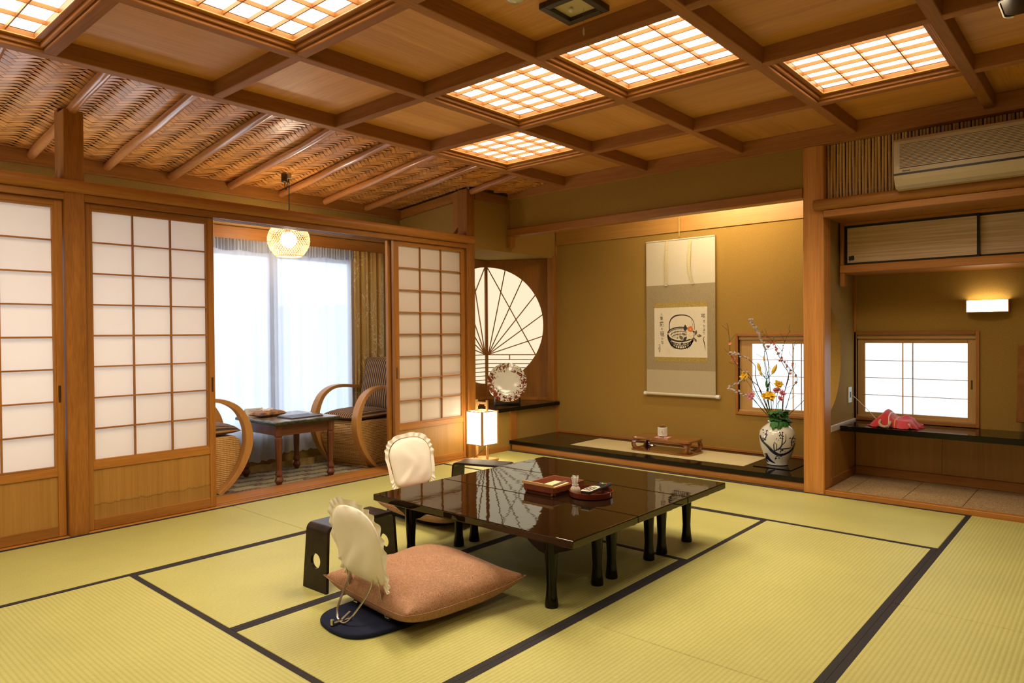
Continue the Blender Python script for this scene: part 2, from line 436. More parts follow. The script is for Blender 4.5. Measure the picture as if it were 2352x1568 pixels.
# ceiling lamps: papered lattice boxes set between the beams
NX, NY = 6, 4
LABS = {(-0.53, 0.560): 'lattice ceiling light behind the photographer, over the near tatami row',
        (0.205, -0.90): 'lattice ceiling light furthest from the alcove, behind the photographer',
        (0.205, 2.735): 'lattice ceiling light with square paper panes nearest the left shoji panels',
        (0.947, 1.990): 'lattice ceiling light with square panes between two plain boards beside the left one',
        (2.425, 1.990): 'lattice ceiling light in the middle of a diagonal chain of three',
        (2.425, 1.265): 'lattice ceiling light beside the dark square-framed ceiling lamp',
        (3.172, 2.735): 'small-looking lattice ceiling light at the edge of the woven ceiling, nearest the alcove corner',
        (3.172, 0.560): 'lattice ceiling light closest to the air conditioner, apart from the others'}
pane_me = bar_x = bar_y = None
for (lx, ly) in sorted(lights):
    x1 = AX[AX.index(lx) + 1]; y1 = BY[BY.index(ly) + 1]
    x0, y0 = lx + bw, ly + bw; x1 -= bw; y1 -= bw
    t = thing('ceiling_light', LABS[(lx, ly)], 'ceiling light', ((x0 + x1) / 2, (y0 + y1) / 2, 2.285), 0, 'square lattice ceiling lights')
    hx, hy = (x1 - x0) / 2 - .001, (y1 - y0) / 2 - .001
    def frame(w, za, zb, name, mat, ins=0.0):
        a, b = hx - ins, hy - ins
        part(name, bx(-a, a, -b, -b + w, za, zb), mat + '_x' and M[mat + '_x'], t, bevel=0.002)
        part(name, bx(-a, a, b - w, b, za, zb), M[mat + '_x'], t, bevel=0.002)
        part(name, bx(-a, -a + w, -b + w, b - w, za, zb), M[mat + '_y'], t, bevel=0.002)
        part(name, bx(a - w, a, -b + w, b - w, za, zb), M[mat + '_y'], t, bevel=0.002)
    frame(0.014, 0.0, 0.030, 'outer_frame', 'wood')
    frame(0.026, 0.018, 0.045, 'inner_frame', 'lampfr', 0.014)
    gx, gy = hx - 0.040, hy - 0.040
    cw, chh = 2 * gx / NX, 2 * gy / NY
    zl = 0.030
    for k in range(1, NX):
        part('lattice_bar', bx(-gx + k * cw - .0028, -gx + k * cw + .0028, -gy, gy, zl, zl + .017), M['lamp_bar'], t)
    for k in range(1, NY):
        part('lattice_bar', bx(-gx, gx, -gy + k * chh - .0028, -gy + k * chh + .0028, zl - .001, zl + .0165), M['lamp_bar'], t)
    pm = bx(-cw / 2 + .0008, cw / 2 - .0008, -chh / 2 + .0008, chh / 2 - .0008, 0, 0.002).mesh('pane', M['lamp_paper'])
    for a in range(NX):
        for b in range(NY):
            put('pane', pm, t, (-gx + (a + .5) * cw, -gy + (b + .5) * chh, zl + 0.018))
    la = bpy.data.lights.new('lattice_area_light', 'AREA'); la.shape = 'RECTANGLE'; la.size = 2 * gx; la.size_y = 2 * gy; la.energy = LAMP_W; la.color = (1.0, 0.82, 0.57)
    lo = bpy.data.objects.new('lattice_area_light', la); C.objects.link(lo); lo.parent = t; lo.location = (0, 0, 0.024); la.spread = radians(140)  # unseen area light below the bars, added so the lattice stays visible
    part('housing', bx(-hx, hx, -hy, hy, 0.06, 0.075), M['white'], t)

# ------------------------------------------------------------------ woven sloping ceiling over the veranda side
YW0, YW1 = 3.545, 5.06
ZW0, ZW1 = 2.322, 2.184
SL = (ZW1 - ZW0) / (YW1 - YW0)
def zw(y): return ZW0 + SL * (y - YW0)
woven = struct('ceiling.001', MB().prism([(YW0, zw(YW0) + .012), (YW1, zw(YW1) + .012), (YW1, zw(YW1) + .03), (YW0, zw(YW0) + .03)], 'x', -1.9, 4.66), M['dark_y'])
M['weave'] = wood('woven_cedar_strip', (0.47, 0.178, 0.030), (0.66, 0.29, 0.066), 'x', scale=20, stretch=0.08, rough=0.34, fine=120, vary=0.0, spec=0.4)
def island_vary(m, amt):
    nt = m.node_tree; b = nt.nodes['Principled BSDF']; src = b.inputs['Base Color'].links[0].from_socket
    ge = nd(nt, 'ShaderNodeNewGeometry'); oi = nd(nt, 'ShaderNodeObjectInfo')
    ad = nd(nt, 'ShaderNodeMath', operation='ADD'); link(nt, ge.outputs['Random Per Island'], ad.inputs[0]); link(nt, oi.outputs['Random'], ad.inputs[1])
    fr = nd(nt, 'ShaderNodeMath', operation='FRACT'); link(nt, ad.outputs[0], fr.inputs[0])
    mr = nd(nt, 'ShaderNodeMapRange'); mr.inputs['To Min'].default_value = 1 - amt; mr.inputs['To Max'].default_value = 1 + amt; link(nt, fr.outputs[0], mr.inputs['Value'])
    hv = nd(nt, 'ShaderNodeHueSaturation'); link(nt, mr.outputs[0], hv.inputs['Value']); link(nt, src, hv.inputs['Color']); link(nt, hv.outputs[0], b.inputs['Base Color'])
island_vary(M['weave'], .24)
M['rafter'] = wood('polished_log', (0.36, 0.135, 0.035), (0.50, 0.21, 0.06), 'y', scale=8, stretch=0.2, rough=0.28, coat=0.3)
L3, w3 = 0.120, 0.030
def strip_mb():
    m = MB(); g = 0.0005
    t = .0014; e = .0012
    sec = [(e, -.0115, -.0105), (L3 * .22, -.0062, -.0056), (L3 * .45, -.0030, -.0026), (L3 - e, -.0012, -.0010)]
    for u, a, b in sec: m.v += [(u, g, a), (u, w3 - g, b), (u, w3 - g, b + t), (u, g, a + t)]
    for i in range(3):
        for k in range(4): k2 = (k + 1) % 4; m.f.append((4 * i + k, 4 * i + k2, 4 * i + 4 + k2, 4 * i + 4 + k))
    m.f += [(3, 2, 1, 0), (12, 13, 14, 15)]
    return m
strip_me = strip_mb().mesh('woven_strip', M['weave'])
sl_ang = math.atan(SL)
base = Matrix.Translation((2.0, YW0, ZW0 + 0.008)) @ Matrix.Rotation(sl_ang, 4, 'X') @ Matrix.Rotation(radians(45), 4, 'Z')
tiles = []
R90 = Matrix.Rotation(radians(90), 4, 'Z')
for k in range(-90, 110):
    for n in range(-30, 30):
        for orient in (0, 1):
            if orient == 0: m = base @ Matrix.Translation((k * w3 + n * 2 * L3, k * w3, 0))
            else: m = base @ Matrix.Translation((k * w3 + n * 2 * L3 + L3 + w3, k * w3 + w3 - L3, 0)) @ R90
            c = m @ Vector((L3 / 2, w3 / 2, 0))
            if not (YW0 - .01 < c.y < 5.05 and 0.1 < c.x < (4.63 if c.y < 4.10 else 4.13)): continue
            # angle limits of the picture: nothing is laid where the frame shows nothing
            if c.x < 0.16 * c.y: continue
            tiles.append(((c - Vector((0, 0, 1.05))).length, m))
tiles.sort(key=lambda q: q[0])
for d, m in tiles[:298]: put('woven_strip', strip_me, woven, mat=m)
rest = MB(); src = strip_mb()
for d, m in tiles[298:]:
    n = len(rest.v); jit = random.uniform(-.0012, .0012)
    rest.v += [tuple(m @ Vector((p[0], p[1], p[2] + jit))) for p in src.v]; rest.f += [tuple(n + i for i in f) for f in src.f]
part('woven_strips', rest, M['weave'], woven, kind='stuff')
def tube_y(x0, x1, y0, y1, r0, r1, dz=0.03, seg=14, k=14):
    pts = []; rs = []
    for i in range(k):
        t = i / (k - 1); y = lerp(y0, y1, t)
        pts.append((lerp(x0, x1, t) + .003 * sin(9 * t + x0 * 7), y, zw(y) - dz + .002 * sin(13 * t + x0 * 3)))
        rs.append(lerp(r0, r1, t) * (1 + .05 * sin(17 * t + x0 * 5)))
    return MB().tube(pts, rs, seg)
RX = [0.355, 0.79, 1.20, 1.615, 2.03, 2.455, 2.875, 3.28, 3.70, 4.12]
for i, x in enumerate(RX):
    part('rafter', tube_y(x, x + 0.06, YW0 - .02, 5.04 if i < 9 else 4.13, 0.024, 0.027, 0.024), M['rafter'], woven, smooth=True)

# ------------------------------------------------------------------ left wall with shoji, veranda behind
YS = 4.150
wl = struct('wall_left', bx(-1.7, 4.13, YS - 0.005, YS + 0.115, 1.765, 1.805), M['wood_x'], bevel=0.002)   # lintel with grooves
for k in range(3): part('groove', bx(-1.7, 4.13, YS + 0.018 + k * .035, YS + 0.024 + k * .035, 1.763, 1.7652), M['slat_dark'], wl)
part('head_rail', MB().tube([(-1.7, YS - 0.012, 1.838), (4.20, YS - 0.012, 1.838)], 0.034, 14, flat=0.75, up=(0, 1, 0)), M['wood_x'], wl, smooth=True)
part('head_rail_back', bx(-1.7, 4.13, YS, YS + 0.10, 1.806, 1.868), M['wood_x'], wl)
part('threshold', bx(-1.7, 4.13, YS - 0.010, 4.42, -0.05, 0.004), M['wood_x'], wl, bevel=0.002)
for k in range(2): part('groove', bx(-1.7, 4.13, YS + 0.022 + k * .04, YS + 0.028 + k * .04, 0.0035, 0.0046), M['slat_dark'], wl)
def post(n, x0, x1, ztop, bracket=True):
    p = struct('trim_%d' % n, bx(x0, x1, YS - 0.012, YS + 0.10, -0.01, ztop), M['post'], bevel=0.004)
    if bracket:
        part('bracket', MB().prism([(YS + 0.101, 1.955), (YS + 0.155, 1.905), (YS + 0.155, zw(YS + .15) + .0), (YS + 0.101, zw(YS + .1))], 'x', x0 + .005, x1 - .005), M['wood_z'], p)
    return p
post(1, 1.178, 1.272, 2.238)
post(2, 4.128, 4.222, zw(4.15))
def stain_panel():
    m = wood('stained_wainscot', (0.33, 0.16, 0.032), (0.42, 0.215, 0.05), 'z', scale=22, stretch=0.015, fine=240, vary=0.0)
    nt = m.node_tree; b = nt.nodes['Principled BSDF']
    src = b.inputs['Base Color'].links[0].from_socket
    tc = nd(nt, 'ShaderNodeTexCoord'); sp = nd(nt, 'ShaderNodeSeparateXYZ'); link(nt, tc.outputs['Object'], sp.inputs[0])
    mp = nd(nt, 'ShaderNodeMapping'); mp.inputs['Scale'].default_value = (14, 0, 0); link(nt, tc.outputs['Object'], mp.inputs[0])
    n = nd(nt, 'ShaderNodeTexNoise', Scale=1.5, Detail=7, Roughness=0.65); link(nt, mp.outputs[0], n.inputs['Vector'])
    ma = nd(nt, 'ShaderNodeMath', operation='MULTIPLY_ADD'); ma.inputs[1].default_value = -0.06; link(nt, n.outputs['Fac'], ma.inputs[0]); link(nt, sp.outputs['Z'], ma.inputs[2])
    r = nt.nodes.new('ShaderNodeValToRGB'); e = r.color_ramp.elements
    for p, v in ((0.098, 0.84), (0.101, 0.42), (0.105, 0.9), (0.112, 1.0)):
        q = e.new(p); q.color = (v, v * .97, v * .92, 1)
    e[0].color = (0.95, .95, .95, 1); e[-1].color = (1, 1, 1, 1)
    link(nt, ma.outputs[0], r.inputs[0])
    mx = nd(nt, 'ShaderNodeMix', data_type='RGBA', blend_type='MULTIPLY'); mx.inputs[0].default_value = 1
    link(nt, src, mx.inputs[6]); link(nt, r.outputs[0], mx.inputs[7]); link(nt, mx.outputs[2], b.inputs['Base Color'])
    return m
M['stained'] = stain_panel()
def shoji_door(n, x0, x1, y0, cols, rows, zpt, zpb, stile_l, stile_r, pull=None, wains='panel_z', xbars=None):
    """sliding lattice door standing in the plane y0..y0+0.03"""
    d = struct('door_%d' % n, None, None); d.location = (x0, y0, 0.006)
    w = x1 - x0; H = 1.757
    z = lambda a: a - 0.006
    T = 0.030
    part('stile', bx(0, stile_l, 0, T, 0, H), M['wood_z'], d, bevel=0.0015)
    st = part('stile', bx(w - stile_r, w, 0, T, 0, H), M['wood_z'], d, bevel=0.0015)
    part('rail', bx(stile_l, w - stile_r, 0.001, T - .001, z(zpt), H), M['wood_x'], d, bevel=0.0015)
    part('rail', bx(stile_l, w - stile_r, 0.001, T - .001, z(zpb) - 0.042, z(zpb)), M['wood_x'], d, bevel=0.0015)
    part('rail', bx(stile_l, w - stile_r, 0.001, T - .001, 0, 0.056), M['wood_x'], d, bevel=0.0015)
    part('wainscot', bx(stile_l, w - stile_r, 0.008, 0.016, 0.056, z(zpb) - 0.042), M[wains], d)
    a, b = stile_l, w - stile_r; e = 0.011
    # thin inner edge frame
    part('edge_strip', bx(a, a + e, 0.004, 0.024, z(zpb), z(zpt)), M['wood_z'], d)
    part('edge_strip', bx(b - e, b, 0.004, 0.024, z(zpb), z(zpt)), M['wood_z'], d)
    part('edge_strip', bx(a + e, b - e, 0.004, 0.024, z(zpt) - e, z(zpt)), M['wood_x'], d)
    part('edge_strip', bx(a + e, b - e, 0.004, 0.024, z(zpb), z(zpb) + e), M['wood_x'], d)
    a += e; b -= e; za = z(zpb) + e; zb = z(zpt) - e
    cw = (b - a) / cols; rh = (zb - za) / rows; hb = 0.0038
    for k in range(1, cols): part('lattice_bar', bx(a + k * cw - hb, a + k * cw + hb, 0.006, 0.021, za, zb), M['wood_z'], d)
    for k in range(1, rows):
        q = hb * (1.25 if k == rows // 2 else 1)
        part('lattice_bar', bx(a, b, 0.005, 0.0205, za + k * rh - q, za + k * rh + q), M['wood_x'], d)
    pm = bx(-cw / 2, cw / 2, 0, 0.0006, -rh / 2, rh / 2).mesh('pane', M['shoji'])
    for i in range(cols):
        for j in range(rows): put('pane', pm, d, (a + (i + .5) * cw, 0.0225, za + (j + .5) * rh))
    if pull is not None:
        part('finger_pull', bx(pull - .007, pull + .007, -0.0015, 0.004, 0.70, 0.79), M['dark_z'], d, bevel=0.002)
    return d
shoji_door(1, 0.395, 1.174, YS + 0.015, 3, 8, 1.732, 0.362, 0.036, 0.036, 0.756)
shoji_door(2, 1.276, 1.977, YS + 0.015, 3, 8, 1.735, 0.372, 0.028, 0.036, 0.684, 'stained')
shoji_door(3, 3.368, 4.124, YS + 0.015, 3, 8, 1.745, 0.350, 0.040, 0.028, 0.022)
shoji_door(4, 3.345, 4.080, YS + 0.060, 3, 8, 1.745, 0.350, 0.036, 0.036)
shoji_door(5, -0.40, 0.392, YS + 0.015, 3, 8, 1.732, 0.362, 0.036, 0.036)
shoji_door(6, -1.20, -0.40, YS + 0.015, 3, 8, 1.732, 0.362, 0.036, 0.036)
# veranda shell
vf = struct('floor.001', bx(-1.8, 4.17, 4.42, 5.10, -0.06, -0.02), M['wood_x'])
YV = 5.06
wo = struct('wall_outer', bx(-1.8, 4.17, YV, YV + 0.10, 1.70, 2.30), M['olive'])
part('wall_plate', bx(-1.8, 4.17, YV - 0.045, YV, 2.106, 2.195), M['wood_x'], wo, bevel=0.004)
part('lintel_board', bx(-1.8, 4.17, YV - 0.020, YV, 1.775, 1.872), M['wood_x'], wo, bevel=0.002)
part('picture_ledge', bx(-1.8, 4.17, YV - 0.060, YV, 1.875, 1.895), M['panel_x'], wo, bevel=0.002)
part('low_wall', bx(-1.8, 4.17, YV, YV + 0.10, -0.02, 0.27), M['olive'], wo)
part('side_wall', bx(3.66, 4.17, YV, YV + 0.10, 0.27, 1.70), M['olive'], wo)
wend = struct('wall_end', bx(4.17, 4.23, YS + 0.10, YV + .1, -0.02, 2.32), M['olive'])
part('sloping_board', MB().prism([(YS + .10, zw(YS + .1) - .075), (YV, zw(YV) - .075), (YV, zw(YV)), (YS + .10, zw(YS + .1))], 'x', 4.145, 4.169), M['wood_y'], wend)
# narrow lattice window in the end wall
w6 = struct('window_3', bx(4.150, 4.169, 4.50, 4.55, 0.62, 1.70), M['dark_z'])
part('frame', bx(4.150, 4.169, 4.80, 4.97, 0.62, 1.70), M['dark_z'], w6)
part('pane', bx(4.160, 4.168, 4.55, 4.80, 0.62, 1.70), M['win_paper'], w6)
for k in range(1, 6): part('lattice_bar', bx(4.156, 4.161, 4.55, 4.80, 0.62 + k * .18 - .003, 0.62 + k * .18 + .003), M['dark_y'], w6)
# big sliding window
M['alu'] = plain('grey_aluminium', (0.42, 0.45, 0.52), 0.4, metal=0.3)
wb = struct('window_1', None, None)
for (a, b) in ((-1.8, -1.2), (-1.2, -0.35), (-0.35, 0.55), (0.55, 1.45), (1.45, 2.90), (2.90, 3.66)):
    part('frame', bx(a, a + .035, YV + .03, YV + .07, 0.27, 1.70), M['alu'], wb)
    part('frame', bx(b - .035, b, YV + .03, YV + .07, 0.27, 1.70), M['alu'], wb)
    part('frame', bx(a + .035, b - .035, YV + .03, YV + .07, 1.665, 1.70), M['alu'], wb)
    part('frame', bx(a + .035, b - .035, YV + .03, YV + .07, 0.27, 0.31), M['alu'], wb)
    part('pane', bx(a + .035, b - .035, YV + .048, YV + .052, 0.31, 1.665), M['glass'], wb)
part('window_catch', bx(2.885, 2.905, YV + .015, YV + .03, 0.80, 0.93), M['slat_dark'], wb)

# ------------------------------------------------------------------ shoin niche with folding fan screen
zs0, zs1 = 0.352, 0.386
wn = struct('wall_niche', bx(4.222, 5.35, YS, YS + 0.05, 1.775, 2.30), M['olive'])
part('lower_wall', bx(4.222, 5.35, YS, YS + 0.05, 0.0, zs0), M['olive'], wn)
part('soffit', bx(4.222, 5.45, YS + 0.05, 4.90, 1.782, 1.80), M['olive'], wn)
part('back_wall', bx(4.20, 5.45, 4.90, 4.95, 0.0, 1.80), M['olive'], wn)
part('side_wall', bx(4.231, 4.262, YS + 0.05, 4.90, 0.0, 1.80), M['olive'], wn)
part('side_wall', bx(5.42, 5.47, YS, 4.90, 0.0, 2.3), M['olive'], wn)
struct('trim_3', bx(5.295, 5.35, YS - 0.012, YS + 0.06, 0.386, 1.79), M['wood_z'], bevel=0.002)
part('corner_strip', bx(5.332, 5.349, YS - 0.02, YS - 0.001, 0.088, zs0), M['wood_z'], bpy.data.objects['trim_3'])
struct('trim_4', bx(5.338, 5.352, YS - 0.016, YS - 0.001, 1.79, 1.93), M['wood_z'])
struct('trim_5', bx(4.222, 4.63, YS - 0.02, YS - 0.001, 2.185, 2.262), M['ceilbeam_x'])
struct('trim_6', bx(4.650, 4.665, YS - 0.016, YS - 0.001, 1.98, 2.19), M['wood_z'])
struct('trim_7', bx(4.640, 4.700, YS - 0.05, YS - 0.001, 1.815, 1.912), M['wood_z'], bevel=0.002)
struct('baseboard_niche', bx(4.222, 4.655, YS - 0.014, YS - 0.001, 0.0, 0.040), M['wood_x'])
struct('trim_8', bx(4.660, 4.740, YS - 0.016, YS - 0.001, 0.089, zs0), M['wood_z'])
shelf = solo('niche_shelf', MB().prism([(4.235, -.045), (5.345, -.045), (5.345, .10), (5.35, .73), (4.27, .73), (4.27, .045), (4.235, .045)], 'z', -0.034, 0.0, fn=lambda a, b, t: (a, b, t)),
             M['lacquer'], 'black lacquered shelf with sharp edge under the fan-patterned screen', 'shelf', (0, YS, zs1), bevel=0.003)
def plate_hole(mb, d0, d1, z0, z1, cz, R, fn, t0, t1, n=22, cd=0.0):
    """board in (d,z) with a round hole of radius R about (cd,cz); columns of solid quads"""
    ds = [cd + R * sin(pi / 2 * i / n) for i in range(-n, n + 1)]
    ds = [d for d in ds if d0 <= d <= d1]
    if not ds or ds[0] > d0 + 1e-6: ds = [d0] + ds
    if ds[-1] < d1 - 1e-6: ds.append(d1)
    h = lambda d: sqrt(max(0, R * R - (d - cd) ** 2))
    for a, b in zip(ds, ds[1:]):
        ha, hb = h(a), h(b)
        if ha + hb < 1e-6: mb.prism([(a, z0), (b, z0), (b, z1), (a, z1)], 'y', t0, t1, fn)
        else:
            mb.prism([(a, cz + ha), (b, cz + hb), (b, z1), (a, z1)], 'y', t0, t1, fn)
            mb.prism([(a, z0), (b, z0), (b, cz - hb), (a, cz - ha)], 'y', t0, t1, fn)
    return mb
fan = thing('fan_screen', 'two-leaf folding screen with a glowing round fan-ribbed paper window', 'folding screen', (5.07, 4.82, zs1))
FR, FC = 0.583, 1.128 - zs1
HUB = (0.022, 0.838 - zs1)
def leaf(dv, nrm):
    dv = Vector(dv).normalized(); nrm = Vector(nrm)
    fn = lambda a, b, t: Vector((dv.x * a + nrm.x * t, dv.y * a + nrm.y * t, b))
    top, bot = 1.776 - zs1, 0.030
    lf = part('screen_leaf', plate_hole(MB(), 0.020, 0.645, bot, top - .03, FC, FR, fn, -0.006, 0.006), M['wood_z'], fan)
    for (a, b, c, e) in ((0.0, 0.020, 0.0, top), (0.645, 0.680, 0.0, top)):
        part('stile', MB().prism([(a, c), (b, c), (b, e), (a, e)], 'y', -0.013, 0.013, fn), M['wood_z'], lf)
    for (c, e) in ((0.001, bot), (top - .03, top)):
        part('rail', MB().prism([(0.02, c), (0.645, c), (0.645, e), (0.02, e)], 'y', -0.012, 0.012, fn), M['wood_x'], lf)
    n = 40
    poly = [(FR * sin(pi * i / n), FC + FR * cos(pi * i / n)) for i in range(n + 1)]
    poly = [(max(a, .015), b) for a, b in poly]
    part('lit_paper', MB().prism(poly, 'y', -0.0025, -0.0015, fn), M['fan_paper'], lf)
    def strip(p, q, w=0.0095):
        a, b = Vector(p), Vector(q); u = (b - a).normalized(); v = Vector((-u.y, u.x)) * w / 2
        part('fan_rib', MB().prism([tuple(a - v), tuple(b - v), tuple(b + v), tuple(a + v)], 'y', 0.0, 0.0062 + .0002 * (len(bpy.data.meshes) % 9), fn), M['wood_z'], lf)
    for (a, b) in ((.201, 1.678), (.375, 1.579), (.504, 1.423), (.575, 1.229), (.579, 1.018)): strip(HUB, (a, b - zs1))
    strip((0.02, 1.705 - zs1), (.505, .832 - zs1)); strip((0.02, .835 - zs1), (.505, .835 - zs1), .008); strip((.24, .835 - zs1), (.24, .787 - zs1))
    z = .787
    while z > .56:
        half = sqrt(max(0, FR ** 2 - (z - 1.128) ** 2)); strip((0.02, z - zs1), (half, z - zs1), .008); z -= .041
leaf((0.33, -0.59, 0), (-0.873, -0.488, 0)); leaf((-1, 0.0, 0), (0, -1, 0))
plate_t = thing('display_plate', 'round white plate painted with maroon vines, standing on the niche shelf', 'plate', (4.80, 4.30, zs1))
def plate_mat():
    m, nt, b = new_mat('maroon_vine_porcelain')
    tc = nd(nt, 'ShaderNodeTexCoord'); sp = nd(nt, 'ShaderNodeSeparateXYZ'); link(nt, tc.outputs['UV'], sp.inputs[0])
    n = nd(nt, 'ShaderNodeTexNoise', Scale=5.2, Detail=3, Roughness=0.6, Distortion=1.2); link(nt, tc.outputs['UV'], n.inputs['Vector'])
    ln = nd(nt, 'ShaderNodeVectorMath', operation='LENGTH'); link(nt, tc.outputs['UV'], ln.inputs[0])
    band = nd(nt, 'ShaderNodeMapRange', interpolation_type='SMOOTHSTEP'); band.inputs['From Min'].default_value = 0.28; band.inputs['From Max'].default_value = 0.85
    band.inputs['To Min'].default_value = -0.22; band.inputs['To Max'].default_value = 0.10
    link(nt, ln.outputs['Value'], band.inputs['Value'])
    ad = nd(nt, 'ShaderNodeMath', operation='ADD'); link(nt, n.outputs['Fac'], ad.inputs[0]); link(nt, band.outputs[0], ad.inputs[1])
    r = ramp(nt, [(0.575, (0.72, 0.70, 0.62)), (0.60, (0.17, 0.03, 0.018))]); link(nt, ad.outputs[0], r.inputs[0])
    link(nt, r.outputs[0], b.inputs['Base Color']); b.inputs['Roughness'].default_value = 0.12
    b.inputs['Coat Weight'].default_value = 0.5
    return m
PM = plate_mat()
def plate_mesh():
    R = 0.182
    prof = [(0.0001, -0.006), (0.05, -0.006), (0.10, -0.004), (0.13, 0.004), (0.158, 0.026), (R, 0.040), (R, 0.044), (0.155, 0.031), (0.128, 0.011), (0.10, 0.003), (0.05, 0.0), (0.0001, 0.0)]
    me = MB().lathe(prof, 48).mesh('plate', PM, True)
    uv = me.uv_layers.new(name='UVMap')
    for l in me.loops:
        p = me.vertices[l.vertex_index].co; uv.data[l.index].uv = (p.x / R, p.y / R)
    ez = Vector((-.75 * cos(.22), -.66 * cos(.22), sin(.22))); ez.normalize(); ex = Vector((.66, -.75, 0)).normalized(); ey = ez.cross(ex)
    m = Matrix((ex, ey, ez)).transposed().to_4x4(); m.translation = Vector((0, 0, 0.202))
    me.transform(m)
    return me
put('plate_dish', plate_mesh(), plate_t)
vd = Vector((0.75, 0.66, 0)); sd = Vector((0.66, -0.75, 0))
for k in (-1, 1):
    c = sd * (k * 0.115)
    pr = [(-.065, 0), (.075, 0), (.075, .015), (-.02, .022), (-.028, .06), (-.05, .075), (-.065, .07)]
    part('stand_arm', MB().prism(pr, 'y', -.008, .008, fn=lambda a, b, t: Vector((vd.x * a, vd.y * a, b)) + c + sd * t), M['lacquer_rim'], plate_t, bevel=0.002)
part('stand_bar', MB().bar(tuple(sd * -.115 + Vector((0.0, 0.0, .008))), tuple(sd * .115 + Vector((0, 0, .008))), 0.02, 0.014), M['lacquer_rim'], plate_t, bevel=0.002)
part('stand_bar', MB().bar(tuple(sd * -.115 + vd * .06 + Vector((0.0, 0.0, .008))), tuple(sd * .115 + vd * .06 + Vector((0, 0, .008))), 0.02, 0.014), M['lacquer_rim'], plate_t, bevel=0.002)
#==SECTION== alcove
# ------------------------------------------------------------------ tokonoma alcove
XA = 5.35
wh = struct('wall_right', bx(4.665, 4.725, 1.57, YS, 1.978, 2.300), M['olive'])            # hanging wall above the alcove
struct('trim_9', bx(4.640, 4.735, 1.571, YS - 0.001, 1.913, 1.977), M['wood_y'], bevel=0.003)   # lintel beam
struct('trim_10', bx(4.632, 4.70, -2.1, YS - 0.02, 2.238, 2.345), M['ceilbeam_y'], bevel=0.003)     # beam along the top of the wall
pil = struct('trim_11', bx(4.645, 4.780, 1.440, 1.570, -0.01, 2.24), M['pillar'], bevel=0.006)
wbk = struct('wall_back', None, None)
def wall_yz(name, y0, y1, z0, z1, m='olive', x0=XA, x1=XA + 0.08): return part(name, bx(x0, x1, y0, y1, z0, z1), M[m], wbk)
W1 = (1.60, 2.312, 0.412, 1.012); W2 = (0.722, 1.436, 0.436, 1.020)
wall_yz('plaster', 2.312, 4.25, 0.0, 2.40); wall_yz('plaster', 1.436, 1.60, 0.0, 2.40)
wall_yz('plaster', 1.60, 2.312, 0.0, 0.412); wall_yz('plaster', 1.60, 2.312, 1.012, 2.40)
wall_yz('plaster', 0.722, 1.436, 0.0, 0.436); wall_yz('plaster', 0.722, 1.436, 1.020, 2.40); wall_yz('plaster', -1.2, 0.722, 0.0, 2.40)
part('top_board', bx(XA - 0.012, XA, 1.57, YS - 0.02, 1.895, 2.33), M['panel_y'], wbk)
part('base_strip', bx(XA - 0.012, XA, 1.57, YS - 0.02, 0.0885, 0.110), M['wood_y'], wbk, bevel=0.002)
struct('ceiling.002', bx(4.70, XA, 1.56, YS + .02, 2.33, 2.36), M['ceilboard_y'])
slab = struct('floor.002', bx(4.652, XA, 1.572, YS - 0.002, 0.057, 0.088), M['lacquer'], bevel=0.002)
part('front_rail', MB().prism([(4.662, 0.0), (4.74, 0.0), (4.74, 0.056), (4.668, 0.056), (4.660, 0.046), (4.658, 0.028), (4.658, 0.01)], 'y', 1.572, YS - 0.03, fn=lambda a, b, t: (a, t, b)), M['wood_y'], slab)
# hidden tube lamp behind the hanging wall
al = thing('alcove_lamp', 'tube lamp tucked behind the hanging wall above the scroll', 'lamp', (4.80, 2.35, 2.20))
part('tube', MB().tube([(0, -.45, 0), (0, .45, 0)], 0.014, 10), M['alcove_tube'], al)
part('lamp_base', bx(-.03, .03, -.48, .48, .02, .06), M['white'], al)

